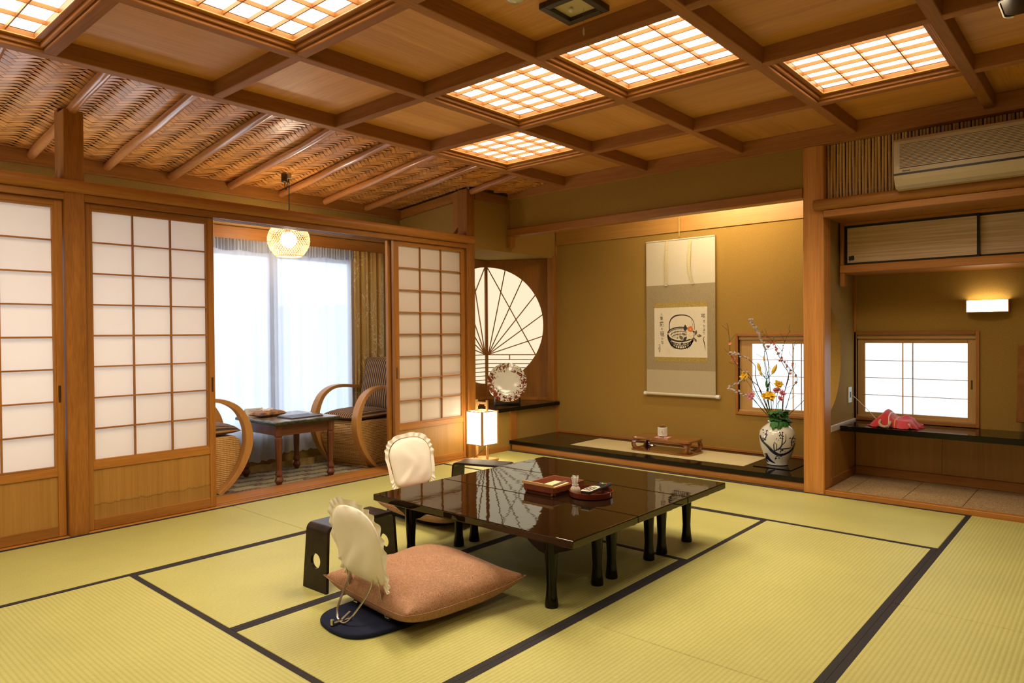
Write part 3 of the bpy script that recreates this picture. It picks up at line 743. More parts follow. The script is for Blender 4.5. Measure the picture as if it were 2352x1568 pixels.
M['sash_z'] = wood('sash_wood_z', (.42, .235, .07), (.52, .31, .11), 'z', vary=.05); M['sash_y'] = wood('sash_wood_y', (.42, .235, .07), (.52, .31, .11), 'y', vary=.05)
def lattice_window(n, y0, y1, z0, z1, vb, rows, pad):
    w = struct('window_%d' % n, None, None)
    t = 0.022; xf = XA - 0.014
    part('casing', bx(xf, XA + .06, y0 - t, y0, z0 - t, z1 + t), M['wood_z'], w, bevel=0.002)
    part('casing', bx(xf, XA + .06, y1, y1 + t, z0 - t, z1 + t), M['wood_z'], w, bevel=0.002)
    part('casing', bx(xf, XA + .06, y0, y1, z1, z1 + t), M['wood_y'], w, bevel=0.002)
    part('casing', bx(xf, XA + .06, y0, y1, z0 - t, z0), M['wood_y'], w, bevel=0.002)
    a, b = y0 + pad, y1 - pad; c, d = z0 + 0.036, z1 - 0.060
    X0, X1 = XA + 0.022, XA + 0.05
    part('sash_frame', bx(X0, X1, y0, a, z0, z1), M['sash_z'], w, bevel=0.002)
    part('sash_frame', bx(X0, X1, b, y1, z0, z1), M['sash_z'], w, bevel=0.002)
    part('sash_frame', bx(X0, X1, a, b, z0, c), M['sash_y'], w, bevel=0.002)
    part('sash_frame', bx(X0, X1, a, b, d, z1), M['sash_y'], w, bevel=0.002)
    part('track', bx(X0 - .016, X0, y0, y1, z1 - .028, z1), M['sash_y'], w, bevel=0.001)
    part('track', bx(X0 - .016, X0, y0, y1, z0, z0 + .014), M['sash_y'], w, bevel=0.001)
    for v in vb: part('lattice_bar', bx(X0 + .006, X0 + .014, v - .003, v + .003, c, d), M['sash_z'], w)
    rh = (d - c) / rows
    for k in range(1, rows): part('lattice_bar', bx(X0 + .007, X0 + .013, a, b, c + k * rh - .002, c + k * rh + .002), M['sash_y'], w)
    ys = [a] + sorted(vb) + [b]
    for i in range(len(ys) - 1):
        for k in range(rows): part('pane', bx(X0 + .0145, X0 + .016, ys[i] + .0005, ys[i + 1] - .0005, c + k * rh + .0005, c + (k + 1) * rh - .0005), M['win_paper'], w)
    return w
lattice_window(4, *W1[:2], *W1[2:], [1.895, 1.832], 4, 0.10)
w5 = lattice_window(5, *W2[:2], *W2[2:], [1.149, 1.088], 4, 0.048)
part('finger_pull', bx(XA + .020, XA + .0225, 0.742, 0.752, 0.66, 0.72), M['dark_z'], w5)
# partition with the half-moon opening
part_w = struct('wall_partition', plate_hole(MB(), 4.781, XA - .001, 0.0, 2.35, 0.866, 0.376, None, 1.452, 1.522, n=30, cd=4.659), M['olive'])
part('lower_board', bx(4.781, XA - .001, 1.444, 1.4515, 0.03, 0.385), M['panel_z'], part_w)
part('base_strip', bx(4.781, XA - .001, 1.436, 1.4515, 0.03, 0.083), M['wood_x'], part_w, bevel=0.002)
part('ledge_strip', bx(4.781, XA - .016, 1.437, 1.4515, 0.385, 0.425), plain('window_lit_glossy_wood', (0.62, 0.52, 0.42), 0.25), part_w, bevel=0.002)  # window light reflected by this trim is put into its pale colour
struct('trim_12', bx(XA - 0.014, XA - .001, 1.434, 1.4515, 0.412, 1.44), M['wood_z'], bevel=0.002)

# ------------------------------------------------------------------ alcove on the right: bamboo wall, cabinet, counter
wbm = struct('wall_bamboo', bx(4.715, 4.76, -1.2, 1.439, 1.800, 2.34), M['dark_z'])
M['bamboo'] = wood('bamboo', (0.50, 0.30, 0.095), (0.64, 0.42, 0.16), 'z', scale=30, stretch=0.06, rough=0.35, vary=0.10, fine=80)
canes = []
for v in range(5):
    rnd = random.Random(v); pts = []; rs = []
    nodes = []; z = 1.893 + rnd.uniform(0.02, 0.10)
    while z < 2.23: nodes.append(z); z += rnd.uniform(0.10, 0.17)
    zs = [1.884]
    for q in nodes: zs += [q - .006, q - .002, q + .002, q + .006]
    zs = sorted(set(zs + [2.05, 2.237])); r = rnd.uniform(.0076, .0088)
    for q in zs:
        near = min(abs(q - a) for a in nodes)
        pts.append((rnd.uniform(-.0006, .0006), 0.0015 * sin(q * 9 + v), q)); rs.append(r * (1.13 if near < .003 else 0.96 if near < .007 else 1.0))
    canes.append(MB().tube(pts, rs, 9).mesh('bamboo_cane', M['bamboo'], True))
nail_me = MB().box(-.0012, 0, -.0012, .0012, -.0012, .0012).mesh('nail', M['black'])
for k in range(70):
    y = 1.4285 - k * 0.0186
    c = put('bamboo_cane', canes[(k * 3 + k // 5) % 5], wbm, (4.705 + random.uniform(-.001, .001), y, random.uniform(-.001, .001)))
    if y > 0.95:
        put('nail', nail_me, c, (-.0082, 0, 1.915)); put('nail', nail_me, c, (-.0082, 0, 2.213))
wlog = struct('trim_13', MB().tube([(4.626, 1.492, 1.850), (4.626, -1.2, 1.850)], 0.036, 16, flat=1.0), M['wood_y'], smooth=True)
struct('trim_14', bx(4.620, 4.715, -1.2, 1.437, 1.770, 1.813), M['wood_y'], bevel=0.003)
struct('trim_15', bx(4.716, 5.02, -1.2, 1.437, 1.772, 1.790), M['wood_y'])
cab = thing('wall_cabinet', 'hanging cupboard with black-framed sliding doors above the right alcove', 'cabinet', (4.98, 0.45, 1.435))
def cbx(x0, x1, y0, y1, z0, z1): return bx(x0 - 4.98, x1 - 4.98, y0 - .45, y1 - .45, z0 - 1.435, z1 - 1.435)
part('bottom_board', cbx(4.955, XA, -1.2, 1.435, 1.4355, 1.487), M['wood_y'], cab, bevel=0.003)
part('top_board', cbx(4.985, XA, -1.2, 1.435, 1.752, 1.771), M['wood_y'], cab)
part('side_post', cbx(4.965, 4.995, 1.415, 1.435, 1.488, 1.771), M['wood_z'], cab, bevel=0.002)
part('hanging_block', cbx(4.96, 5.02, 1.405, 1.435, 1.345, 1.435), M['wood_z'], cab, bevel=0.002)
def ribbed_paper():
    m, nt, b = new_mat('streaked_cupboard_paper')
    tc = nd(nt, 'ShaderNodeTexCoord'); mp = nd(nt, 'ShaderNodeMapping'); mp.inputs['Scale'].default_value = (1, 1.2, 60)
    link(nt, tc.outputs['Object'], mp.inputs[0]); n = nd(nt, 'ShaderNodeTexNoise', Scale=1.4, Detail=3); link(nt, mp.outputs[0], n.inputs['Vector'])
    r = ramp(nt, [(0.38, (0.50, 0.35, 0.19)), (0.62, (0.68, 0.51, 0.31))]); link(nt, n.outputs['Fac'], r.inputs[0]); link(nt, r.outputs[0], b.inputs['Base Color'])
    b.inputs['Roughness'].default_value = 0.7
    return m
M['fusuma'] = ribbed_paper()
def cab_door(y0, y1, x, pull):
    d = part('sliding_door', cbx(x + .004, x + .014, y0, y1, 1.489, 1.751), M['fusuma'], cab)
    f = .0145
    for a in ((y0, y0 + f, 1.489, 1.751), (y1 - f, y1, 1.489, 1.751), (y0 + f, y1 - f, 1.489, 1.489 + f), (y0 + f, y1 - f, 1.751 - f, 1.751)):
        part('door_frame', cbx(x, x + .018, *a), M['lacquer_rim'], d, bevel=0.001)
    if pull:
        # black iron pull shaped like a small leaf
        poly = [(-.022, .014), (-.010, .012), (0, .016), (.014, .015), (.016, -.012), (.006, -.016), (-.008, -.014), (-.016, -.024), (-.016, -.012), (-.022, -.006), (-.017, 0)]
        part('pull', MB().prism([(pull[0] - .45 - a, pull[1] - 1.435 + b) for a, b in poly], 'x', x - 4.98 + .002, x - 4.98 + .005), M['black'], d)
cab_door(0.655, 1.4145, 5.000, (1.372, 1.535)); cab_door(-0.14, 0.675, 5.020, None); cab_door(-0.95, -0.14, 5.000, None)
ctr = solo('counter', bx(-.195, .195, -1.30, 0.985, -0.036, 0.0), M['lacquer'], 'long black lacquered counter under the right-hand lattice window', 'counter', (5.150, 0.45, 0.412), bevel=0.002)
wlow = struct('wall_counter', bx(XA - .02, XA - .001, -1.2, 1.435, 0.0, 0.03), M['wood_y'])
for a, b in ((1.4355, 0.905), (0.904, 0.36), (0.359, -0.2), (-0.201, -1.2)):
    part('veneer_panel', bx(5.325, 5.348, b, a, 0.092, 0.375), M['panel_z'], wlow, bevel=0.001)
part('base_strip', bx(5.318, 5.349, -1.2, 1.4355, 0.03, 0.091), M['wood_y'], wlow, bevel=0.002)
M['carpet'] = mottled('speckled_stone_tile', (0.19, 0.11, 0.045), (0.46, 0.31, 0.16), 150, 0.8, 0.2, detail=3)
fl3 = struct('floor.003', bx(4.700, XA, -1.2, 1.436, -0.05, 0.018), M['wood_y'])
ys = [1.4355, 1.32, 1.01, 0.70, 0.39, 0.08, -0.23, -0.54, -1.2]
for a, b in zip(ys, ys[1:]): part('tile', bx(4.702, 5.317, b + .0012, a - .0012, 0.018, 0.030), M['carpet'], fl3, bevel=0.001)
struct('trim_16', bx(4.650, 4.700, -1.2, 1.439, -0.01, 0.029), M['wood_y'], bevel=0.003)
# air conditioner
ac = thing('air_conditioner', 'cream wall air conditioner with a dark ribbed grille on the bamboo wall', 'air conditioner', (4.69, 0.60, 1.866))
prof = [(0.0, 0.02), (0.0, 0.292), (-.150, 0.292), (-.196, 0.285), (-.206, 0.268), (-.206, 0.088), (-.200, 0.055), (-.172, 0.018), (-.14, 0.004), (-.05, 0.0)]
part('casing', MB().prism(prof, 'y', -.40, .405, fn=lambda a, b, t: (a, t, b)), M['cream_plastic'], ac, bevel=0.006, seg=2)
part('grille_back', bx(-.2075, -.2062, -.40, .372, 0.112, 0.255), M['slat_dark'], ac)
for k in range(17):
    z = 0.116 + k * 0.0083
    part('slat', bx(-.211, -.207, -.40, .374, z, z + .0052), M['cream_plastic'], ac)
part('dark_stripe', bx(-.2085, -.2055, -.40, .404, 0.076, 0.086), M['black'], ac)
part('louver', MB().prism([(-.2075, .074), (-.2015, .048), (-.180, .0185), (-.178, .021), (-.199, .049), (-.205, .074)], 'y', -.40, .362, fn=lambda a, b, t: (a, t, b)), M['cream_plastic'], ac)
def wall_text(body, size, y, z, x, mat, parent, name='lettering', bold=0.0, sx=1.0):
    vs, fs = text_mesh(body, size, bold); mb = MB()
    mb.v = [(x, y - a * sx, z + b) for a, b, c in vs]; mb.f = fs
    return part(name, mb, mat, parent)
M['ac_print'] = plain('dark_print', (0.08, 0.05, 0.03), 0.6)
wall_text('National', 0.0135, .340, .097, -.2066, M['ac_print'], ac, bold=0.0006, sx=0.85)
wall_text('INVERTER', 0.0085, .288, .0985, -.2066, plain('pale_print', (0.28, 0.20, 0.11), 0.6), ac)
# sconce
sco = thing('wall_sconce', 'small curved paper wall lamp glowing above the right lattice window', 'wall lamp', (XA, 0.655, 1.20))
n = 14
def bow(y): return -0.050 - 0.030 * (1 - (y / .115) ** 2)
part('shade', MB().grid(lambda u, v: (bow(lerp(-.110, .110, u)), lerp(-.110, .110, u), lerp(-.036, .036, v)), n, 2), M['sconce_paper'], sco)
part('back_plate', bx(-.012, -.001, -.10, .10, -.035, .035), M['wood_y'], sco)
for y in (-.114, .109): part('end_post', bx(-.053, -.001, y, y + .005, -.042, .040), M['wood_z'], sco)
poly = [(bow(lerp(-.11, .11, i / n)) - .002, lerp(-.11, .11, i / n)) for i in range(n + 1)] + [(-.002, .11), (-.002, -.11)]
part('bottom_board', MB().prism(poly, 'z', -.042, -.037), M['wood_y'], sco)
part('bulb', MB().tube([(-.035, -.08, 0), (-.035, .08, 0)], .010, 8), M['sconce_paper'], sco)
# brown board at the right end
solo('hanging_board', MB().prism([(-.36, .0), (.055, .015), (.045, .49), (-.36, .49)], 'x', -.085, -.055, fn=lambda a, b, t: (t, a, b)), mottled('brown_suede', (0.20, 0.075, 0.014), (0.26, 0.11, 0.025), 25, 0.9, 0.2),
     'brown suede-like board hung on the wall at the far end of the counter', 'board', (XA, 0.448, 0.462), bevel=0.004)
# telephone under its cover
ph = thing('telephone', 'telephone hidden under a red patterned cloth on the black counter', 'telephone', (5.115, 1.135, 0.412))
def clothmat():
    m, nt, b = new_mat('red_woven_cloth')
    tc = nd(nt, 'ShaderNodeTexCoord'); sp = nd(nt, 'ShaderNodeSeparateXYZ'); link(nt, tc.outputs['UV'], sp.inputs[0])
    r = nt.nodes.new('ShaderNodeValToRGB'); r.color_ramp.interpolation = 'CONSTANT'; e = r.color_ramp.elements
    e[0].position = 0; e[0].color = (.50, .03, .035, 1); e[1].position = 0.40; e[1].color = (.66, .60, .55, 1)
    for p, c in ((.425, (.50, .04, .045, 1)), (.54, (.58, .36, .06, 1)), (.56, (.52, .04, .045, 1)), (.62, (.30, .12, .22, 1)), (.635, (.55, .05, .07, 1))):
        q = e.new(p); q.color = c
    link(nt, sp.outputs['X'], r.inputs[0]); link(nt, r.outputs[0], b.inputs['Base Color']); b.inputs['Roughness'].default_value = 0.9
    b.inputs['Sheen Weight'].default_value = 0.3
    return m
def phone_cover():
    nu, nv = 44, 36; mb = MB()
    def h(a, b):
        z = 0.050
        d1 = math.exp(-((a + .045) / .040) ** 2 - ((b) / .085) ** 2 * .6) * .062
        d2 = math.exp(-((a - .055) / .035) ** 2 - ((b - .045) / .040) ** 2) * .028
        return z + d1 + d2
    def f(u, v):
        a, b = lerp(-1, 1, u), lerp(-1, 1, v)
        rr_ = max(abs(a), abs(b)); A, B = a * .128, b * .100
        edge = max(0, (rr_ - .72) / .28)
        z = h(A, B) * (1 - edge ** 1.6) + .004 * edge
        fold = .006 * sin(b * 9 + 5 * a) * edge + .004 * sin(a * 23 + b * 4) * edge + .0035 * sin(9 * a - 7 * b)
        k = 1 + .10 * edge * sin(a * 6 + b * 8)
        # long side runs across the picture: local a axis along the wall (-y)
        return (B * k + fold, -A * k, max(.003, z + fold * .5))
    mb.grid(f, nu, nv)
    me = mb.mesh('cloth_cover', clothmat(), True); uv = me.uv_layers.new(name='UVMap')
    for l in me.loops:
        i = l.vertex_index; uv.data[l.index].uv = (i // nv / (nu - 1), i % nv / (nv - 1))
    return me
put('cloth_cover', phone_cover(), ph)
part('phone_body', bx(-.085, .085, -.105, .105, 0.001, 0.036), M['cream_plastic'], ph, bevel=0.006, seg=2)
pts = [Vector((-.085, .055 - .0, .050)) + Vector((0, 0, 0))]
loop = [(-.080, .070, .048), (-.112, .072, .038), (-.122, .060, .018), (-.124, .040, .011), (-.122, .020, .015), (-.112, .010, .030), (-.085, .012, .042)]
path = catmull(loop, 10); coil = []
for i in range(len(path) - 1):
    for k in range(4):
        t = (i * 4 + k); p = path[i].lerp(path[i + 1], k / 4); d = (path[i + 1] - path[i]).normalized(); a = d.cross(Vector((1, 0, .2))).normalized(); b = d.cross(a)
        coil.append(p + a * (.0055 * cos(t * 1.9)) + b * (.0055 * sin(t * 1.9)))
part('coiled_cord', MB().tube(coil, 0.0028, 6), M['cream_plastic'], ph, smooth=True)
fr = MB(); rnd = random.Random(3)
for k in range(34):
    s_ = -1 if k % 2 else 1; q = (rnd.uniform(-.09, .09), s_ * .128, .008); 
    fr.tube(catmull([q, (q[0] + rnd.uniform(-.01, .01), q[1] + s_ * .015, .006), (q[0] + rnd.uniform(-.02, .02), q[1] + s_ * rnd.uniform(.02, .04), .0025)], 3), .0013, 5)
part('fringe', fr, plain('red_thread', (.52, .05, .045), .9), ph, kind='stuff')
soc = thing('phone_socket', 'white wall socket on the partition beside the moon opening', 'socket', (5.22, 1.4515, 0.60))
part('socket_plate', bx(-.035, .035, -.009, -.0005, -.055, .055), M['white'], soc, bevel=0.002)
part('socket_hole', bx(-.012, .012, -.0105, -.009, -.02, .02), M['slat_dark'], soc)
solo('phone_line', MB().tube(catmull([(5.22, 1.440, .60), (5.235, 1.41, .575), (5.25, 1.34, .50), (5.245, 1.275, .432), (5.20, 1.22, .4165), (5.15, 1.24, .4165)], 8), .0022, 6), M['white'],
     'thin pale cord drooping from the wall socket to the telephone', 'cord', smooth=True)

# ------------------------------------------------------------------ hanging scroll
XS = XA - 0.022
scr = thing('hanging_scroll', 'tall hanging scroll with an ink painting of a flower basket and brush writing', 'scroll', (XS, 2.812, 0.520))
def sbx(y0, y1, z0, z1, dx=0.0, t=0.0016): return bx(dx - t, dx, y0 - 2.812, y1 - 2.812, z0 - .520, z1 - .520)
def brocade(name, c1, c2, sc_): return mottled(name, c1, c2, sc_, 0.85, 0.1, detail=2)
sy0, sy1 = 2.495, 3.132
M['scroll_cream'] = brocade('scroll_cream', (0.55, 0.49, 0.36), (0.60, 0.54, 0.41), 300)
part('mount_top', sbx(sy0, sy1, 1.450, 1.828), M['scroll_cream'], scr)
part('mount_middle', sbx(sy0, sy1, 0.725, 1.450), brocade('scroll_brown', (0.26, 0.20, 0.11), (0.36, 0.285, 0.165), 260), scr)
part('mount_bottom', sbx(sy0, sy1, 0.528, 0.725), brocade('scroll_beige', (0.42, 0.35, 0.22), (0.46, 0.39, 0.25), 300), scr)
ay0, ay1, az0, az1 = 2.565, 3.053, 0.836, 1.257
M['brocade'] = brocade('gold_brocade', (0.30, 0.21, 0.05), (0.42, 0.30, 0.09), 90)
part('brocade_band', sbx(ay0, ay1, az1, 1.300, -.0017, .0008), M['brocade'], scr)
part('brocade_band', sbx(ay0, ay1, 0.796, az0, -.0017, .0008), M['brocade'], scr)
pap = part('painting_paper', sbx(ay0, ay1, az0, az1, -.0017, .0010), mottled('art_paper', (0.66, 0.59, 0.45), (0.70, 0.63, 0.49), 60, 0.9, 0.0), scr)
M['strip'] = brocade('cream_strip', (.50, .41, .20), (.62, .53, .32), 120)
part('roller', MB().tube([(0.004, sy0 - 2.812 - .004, -.002), (0.004, sy1 - 2.812 + .004, -.002)], .0135, 14), M['scroll_cream'], scr, smooth=True)
for a, b in ((sy0 - .034, sy0 - .003), (sy1 + .003, sy1 + .026)):
    part('roller_knob', MB().tube([(0.004, a - 2.812, -.002), (0.004, b - 2.812, -.002)], .0165, 14), M['white'], scr, smooth=True)
part('top_rod', MB().tube([(-.002, sy0 - 2.812, 1.309), (-.002, sy1 - 2.812, 1.309)], .006, 8), M['scroll_cream'], scr)
for pts, in (([(2.926, 1.826), (2.930, 1.70), (2.933, 1.58), (2.938, 1.447)],), ([(2.712, 1.820), (2.716, 1.70), (2.720, 1.57), (2.690, 1.452)],)):
    g = MB(); pl = catmull([(-.006, a - 2.812, b - .52) for a, b in pts], 5)
    q = [p + Vector((-.012 * sin(pi * i / (len(pl) - 1)), 0, 0)) for i, p in enumerate(pl)]
    g.grid(lambda u, v: q[min(int(round(u * (len(q) - 1))), len(q) - 1)] + Vector((0, (v - .5) * .024, 0)), len(q), 2)
    st = part('hanging_strip', g, M['strip'], scr)
    part('strip_tip', MB().bar(tuple(q[-1] + Vector((-.001, -.012, 0))), tuple(q[-1] + Vector((-.001, .012, 0))), .004, .010), M['scroll_cream'], st)
part('hook_stick', MB().tube([(-.006, 0, 1.335), (-.006, 0, 1.505)], .0048, 8), M['brocade'], scr)
part('hook_wire', MB().tube([(-.006, 0, 1.335), (-.008, 0, 1.322), (-.003, .004, 1.318)], .002, 6), M['chrome'], scr)
part('cord', MB().tube([(-.004, .105, 1.305), (-.005, 0.004, 1.330), (-.004, -.10, 1.305)], .0022, 6), M['brocade'], scr)
# painted basket, drawn in paper coordinates (pixels of the sheet: u to the right, v down)
def SP(a, b):
    u = (a - 30) / 1377; v = (b - (200 - 45 * u)) / (1250 + 65 * u)
    return (lerp(ay1, ay0, u) - 2.812, lerp(az1, az0, v) - .52)
XI = -.00285
def stroke(mb, pts, w, smooth=True):
    P = [Vector((a, b, 0)) for a, b in pts]; P = catmull(P, 5) if smooth and len(P) > 2 else P
    ws = w if isinstance(w, (list, tuple)) else [w * .6, w, w * .8]
    n0 = len(mb.v); k = len(P)
    for i, p in enumerate(P):
        d = (P[min(i + 1, k - 1)] - P[max(0, i - 1)]).normalized(); nrm = Vector((-d.y, d.x, 0))
        t = i / (k - 1) * (len(ws) - 1); j = min(int(t), len(ws) - 2); ww = lerp(ws[j], ws[j + 1], t - j) / 2
        for s_ in (-1, 1):
            y, z = SP(*(p + nrm * ww * s_).to_2d()); mb.v.append((XI, y, z))
    for i in range(k - 1): mb.f.append((n0 + 2 * i, n0 + 2 * i + 1, n0 + 2 * i + 3, n0 + 2 * i + 2))
def blob(mb, pts, dx=0):
    n0 = len(mb.v)
    for a, b in pts:
        y, z = SP(a, b); mb.v.append((XI - dx, y, z))
    mb.f.append(tuple(range(n0, n0 + len(pts))))
def leafp(mb, p, q, w, dx=0.0002):
    p, q = Vector(p), Vector(q); d = q - p; nrm = Vector((-d.y, d.x)).normalized() * w
    blob(mb, [tuple(p), tuple(p + d * .3 + nrm * .9), tuple(p + d * .55 + nrm), tuple(p + d * .8 + nrm * .6), tuple(q), tuple(p + d * .8 - nrm * .5), tuple(p + d * .5 - nrm), tuple(p + d * .25 - nrm * .8)], dx)
bk = MB()
stroke(bk, [(440, 790), (430, 640), (470, 500), (570, 410), (690, 380), (830, 378), (940, 410), (1030, 480), (1080, 600), (1095, 760)], [26, 22, 34, 40, 26, 30, 18, 14, 8])
stroke(bk, [(1000, 470), (1035, 600), (1030, 690)], 8)
def ell(cx, cy, rx, ry, a0, a1, n=12): return [(cx + rx * cos(lerp(a0, a1, i / n)), cy + ry * sin(lerp(a0, a1, i / n))) for i in range(n + 1)]
stroke(bk, ell(735, 850, 340, 160, pi * 1.0, pi * 2.0), [36, 30, 34, 22, 20])
stroke(bk, ell(735, 870, 345, 180, pi, 0), [40, 46, 36, 22])
for k in range(3): stroke(bk, ell(735, 860 + k * 50, 310 - 40 * k, 135 - 20 * k, pi * 1.04, pi * (1.75 - .06 * k)), [16, 20, 10])
for k in range(11):
    a = 470 + k * 40; stroke(bk, [(a, 800 - 70 * sin(pi * (k + 1) / 13)), (a + 22, 880 - 40 * sin(pi * (k + 1) / 13)), (a + 10, 960)], 7)
stroke(bk, ell(740, 900, 345, 345, pi, pi * .55), [40, 30, 24]); stroke(bk, ell(740, 900, 330, 345, 0.05, pi * .45), [14, 26, 22])
stroke(bk, ell(740, 930, 330, 190, pi, 0), 20); stroke(bk, ell(740, 960, 320, 210, pi * .98, 0.03), 16); stroke(bk, ell(740, 1000, 290, 245, pi * .97, 0.1), 24)
for k in range(13):
    t = lerp(.08, .92, k / 12); x = 740 - 330 * cos(pi * t); y = 930 + 190 * sin(pi * t)
    stroke(bk, [(x, y), (lerp(x, 740, .12) + 30, y + 70), (lerp(x, 740, .25) + 10, min(1245, y + 170))], 15)
    stroke(bk, [(x + 20, y), (lerp(x, 740, .12) - 35, y + 80), (lerp(x, 740, .25) - 25, min(1245, y + 165))], 13)
part('painted_basket', bk, M['ink'], pap)
lf = MB()
for p, q, w in (((850, 800), (850, 615), 45), ((800, 1035), (890, 930), 38), ((770, 1150), (760, 1080), 34), ((1040, 800), (1105, 800), 22)): leafp(lf, p, q, w)
part('painted_leaves', lf, M['ink'], pap)
lf = MB()
for p, q, w in (((790, 1010), (695, 900), 45), ((1110, 900), (1135, 755), 32), ((1140, 900), (1275, 910), 40), ((1000, 1010), (1110, 960), 26), ((1090, 980), (1140, 1065), 30), ((760, 850), (890, 890), 26), ((620, 970), (670, 960), 22)): leafp(lf, p, q, w)
part('painted_leaves', lf, M['ink_light'], pap)
def circ(cx, cy, r, n=14, k=1): return [(cx + r * cos(2 * pi * i / n), cy + r * k * sin(2 * pi * i / n)) for i in range(n)]
f1 = MB(); 
for a in range(5): blob(f1, circ(985 + 30 * cos(a * 1.257), 735 + 38 * sin(a * 1.257), 42), .0004 + a * .00002)
part('painted_red_camellia', f1, plain('camellia_red', (.66, .17, .035), .9), pap)
f2 = MB(); blob(f2, circ(980, 905, 90), .0006); part('painted_white_camellia', f2, plain('camellia_white', (.70, .62, .46), .9), pap)
f3 = MB(); stroke(f3, ell(985, 895, 36, 36, -.3, 4.6), 12); blob(f3, circ(985, 740, 24), .001); blob(f3, circ(1180, 885, 20), .001)
for v in range(len(f3.v)): f3.v[v] = (f3.v[v][0] - .001, f3.v[v][1], f3.v[v][2])
part('painted_stamens', f3, plain('stamen', (.70, .38, .20), .9), pap)
def glyph(ch, a, b, size, squeeze=1.0):
    vs, fs = text_mesh(ch, size, 0.0004); y0, z0 = SP(a, b); g = MB()
    g.v = [(XI, y0 - (x * squeeze - .10 * y), z0 + y) for x, y, _ in vs]; g.f = fs
    part('brush_character', g, M['ink'], pap)
for ch, a, b, s_ in (('咲', 1310, 405, .044), ('き', 1330, 540, .026), ('か', 1335, 665, .026), ('ほ', 1330, 760, .028), ('り', 1330, 845, .026),
                   ('八', 225, 370, .026), ('重', 225, 470, .034), ('歳', 232, 615, .050), ('の', 235, 740, .024), ('穏', 243, 870, .048), ('か', 245, 985, .024), ('な', 245, 1085, .032),
                   ('倉', 168, 1165, .026), ('橋', 168, 1245, .026), ('子', 168, 1315, .022)): glyph(ch, a, b, s_, .85)
cal = MB(); stroke(cal, [(1340, 930), (1310, 985), (1330, 1080), (1350, 1180), (1360, 1300)], [14, 16, 22, 16, 3])
part('brush_stroke', cal, M['ink'], pap)
sl = MB()
for p in (((365, 1258), (438, 1258)), ((438, 1258), (438, 1338)), ((438, 1338), (365, 1338)), ((365, 1338), (365, 1258))): stroke(sl, p, [6, 6], False)
stroke(sl, [(380, 1300), (425, 1300)], [4, 4], False); stroke(sl, [(402, 1270), (402, 1325)], [4, 4], False)
part('seal', sl, plain('seal_pink', (.62, .36, .25), .9), pap)

# ------------------------------------------------------------------ mat, stand and burner on the alcove floor
rm = thing('rush_mat', 'thin straw runner mat with frayed edges on the black alcove floor', 'mat', (5.01, 2.80, 0.0882))
part('mat_body', bx(-.222, .222, -.765, .765, 0, .003), striped('woven_straw', (0.44, 0.36, 0.17), (0.56, 0.47, 0.25), 'y', 0.006, rough=0.7), rm)
fg = MB(); rnd = random.Random(5)
for k in range(150):
    y = lerp(-.763, .763, k / 149)
    for s_ in (-1, 1):
        x = s_ * .222; fg.box(min(x, x + s_ * rnd.uniform(.006, .014)), max(x, x + s_ * .008), y - .002, y + .002, .0005, .0025)
part('fringe', fg, plain('dark_straw', (0.16, 0.13, 0.08), .9), rm, kind='stuff')
st = thing('display_stand', 'glossy brown carved low stand with curved open legs on the straw mat', 'stand', (5.005, 2.765, 0.0915))
M['stand'] = wood('glossy_burl', (0.15, 0.048, 0.013), (0.34, 0.12, 0.03), 'y', scale=10, rough=0.14, coat=0.8, stretch=0.3)
def rrect(hx, hy, r, n=5):
    o = []
    for cx, cy, a in ((hx - r, hy - r, 0), (-hx + r, hy - r, pi / 2), (-hx + r, -hy + r, pi), (hx - r, -hy + r, 3 * pi / 2)): o += arc(cx, cy, r, a, a + pi / 2, n)
    return o
part('top', MB().prism(rrect(.130, .262, .045), 'z', .094, .112), M['stand'], st, bevel=0.004, seg=2)
part('base', MB().prism(rrect(.135, .268, .05), 'z', 0.0, .012), M['stand'], st, bevel=0.003)
sp = []
for sx in (-1, 1):
    for sy in (-1, 1):
        leg = MB(); prof = [(.090, .012, .005), (.094, .024, .012), (.080, .030, .016), (.055, .033, .018), (.030, .029, .016), (.013, .036, .020)]
        # corner leg: two curved wings meeting at a bulging edge
        for wing in (0, 1):
            def f(u, v):
                z = lerp(.010, .096, u); bul = .012 * sin(pi * u); w = .030 + .075 * (abs(u - .5) * 2) ** 3
                e = lerp(0, w, v)
                ox, oy = .108 + bul, .242 + bul
                return (sx * (ox - (e if wing else 0)), sy * (oy - (0 if wing else e)), z)
            g = MB().grid(f, 9, 5)
            n0 = len(leg.v); k0 = len(g.v)
            off = (0, -sy * .014, 0) if wing else (-sx * .014, 0, 0)
            leg.v += g.v + [(a + off[0], b + off[1], c) for a, b, c in g.v]
            leg.f += [tuple(n0 + i for i in q) for q in g.f] + [tuple(n0 + k0 + i for i in reversed(q)) for q in g.f]
            for i in range(8):
                for j in (0, 4): leg.f.append((n0 + i * 5 + j, n0 + (i + 1) * 5 + j, n0 + k0 + (i + 1) * 5 + j, n0 + k0 + i * 5 + j))
        part('leg', leg, M['stand'], st, smooth=True)
solo('pink_napkin', bx(-.05, .05, -.055, .055, 0, .0015), plain('pink_cloth', (.62, .30, .28), .9), 'small square pink cloth under the white incense burner', 'cloth', (4.985, 2.785, 0.2038))
bpy.data.objects['pink_napkin'].rotation_euler = (0, 0, radians(8))
ib = thing('incense_burner', 'small white porcelain incense burner with a dark lid and orange knob', 'incense burner', (4.985, 2.79, 0.2058), radians(24))
oc = [(.037 * cos(2 * pi * i / 24) * (1 + .05 * cos(8 * pi * i / 24)), .037 * sin(2 * pi * i / 24) * (1 + .05 * cos(8 * pi * i / 24))) for i in range(24)]
M['porcelain'] = plain('white_porcelain', (0.70, 0.68, 0.62), 0.15, coat=0.4)
part('body', MB().prism(oc, 'z', .008, .078), M['porcelain'], ib, bevel=0.003)
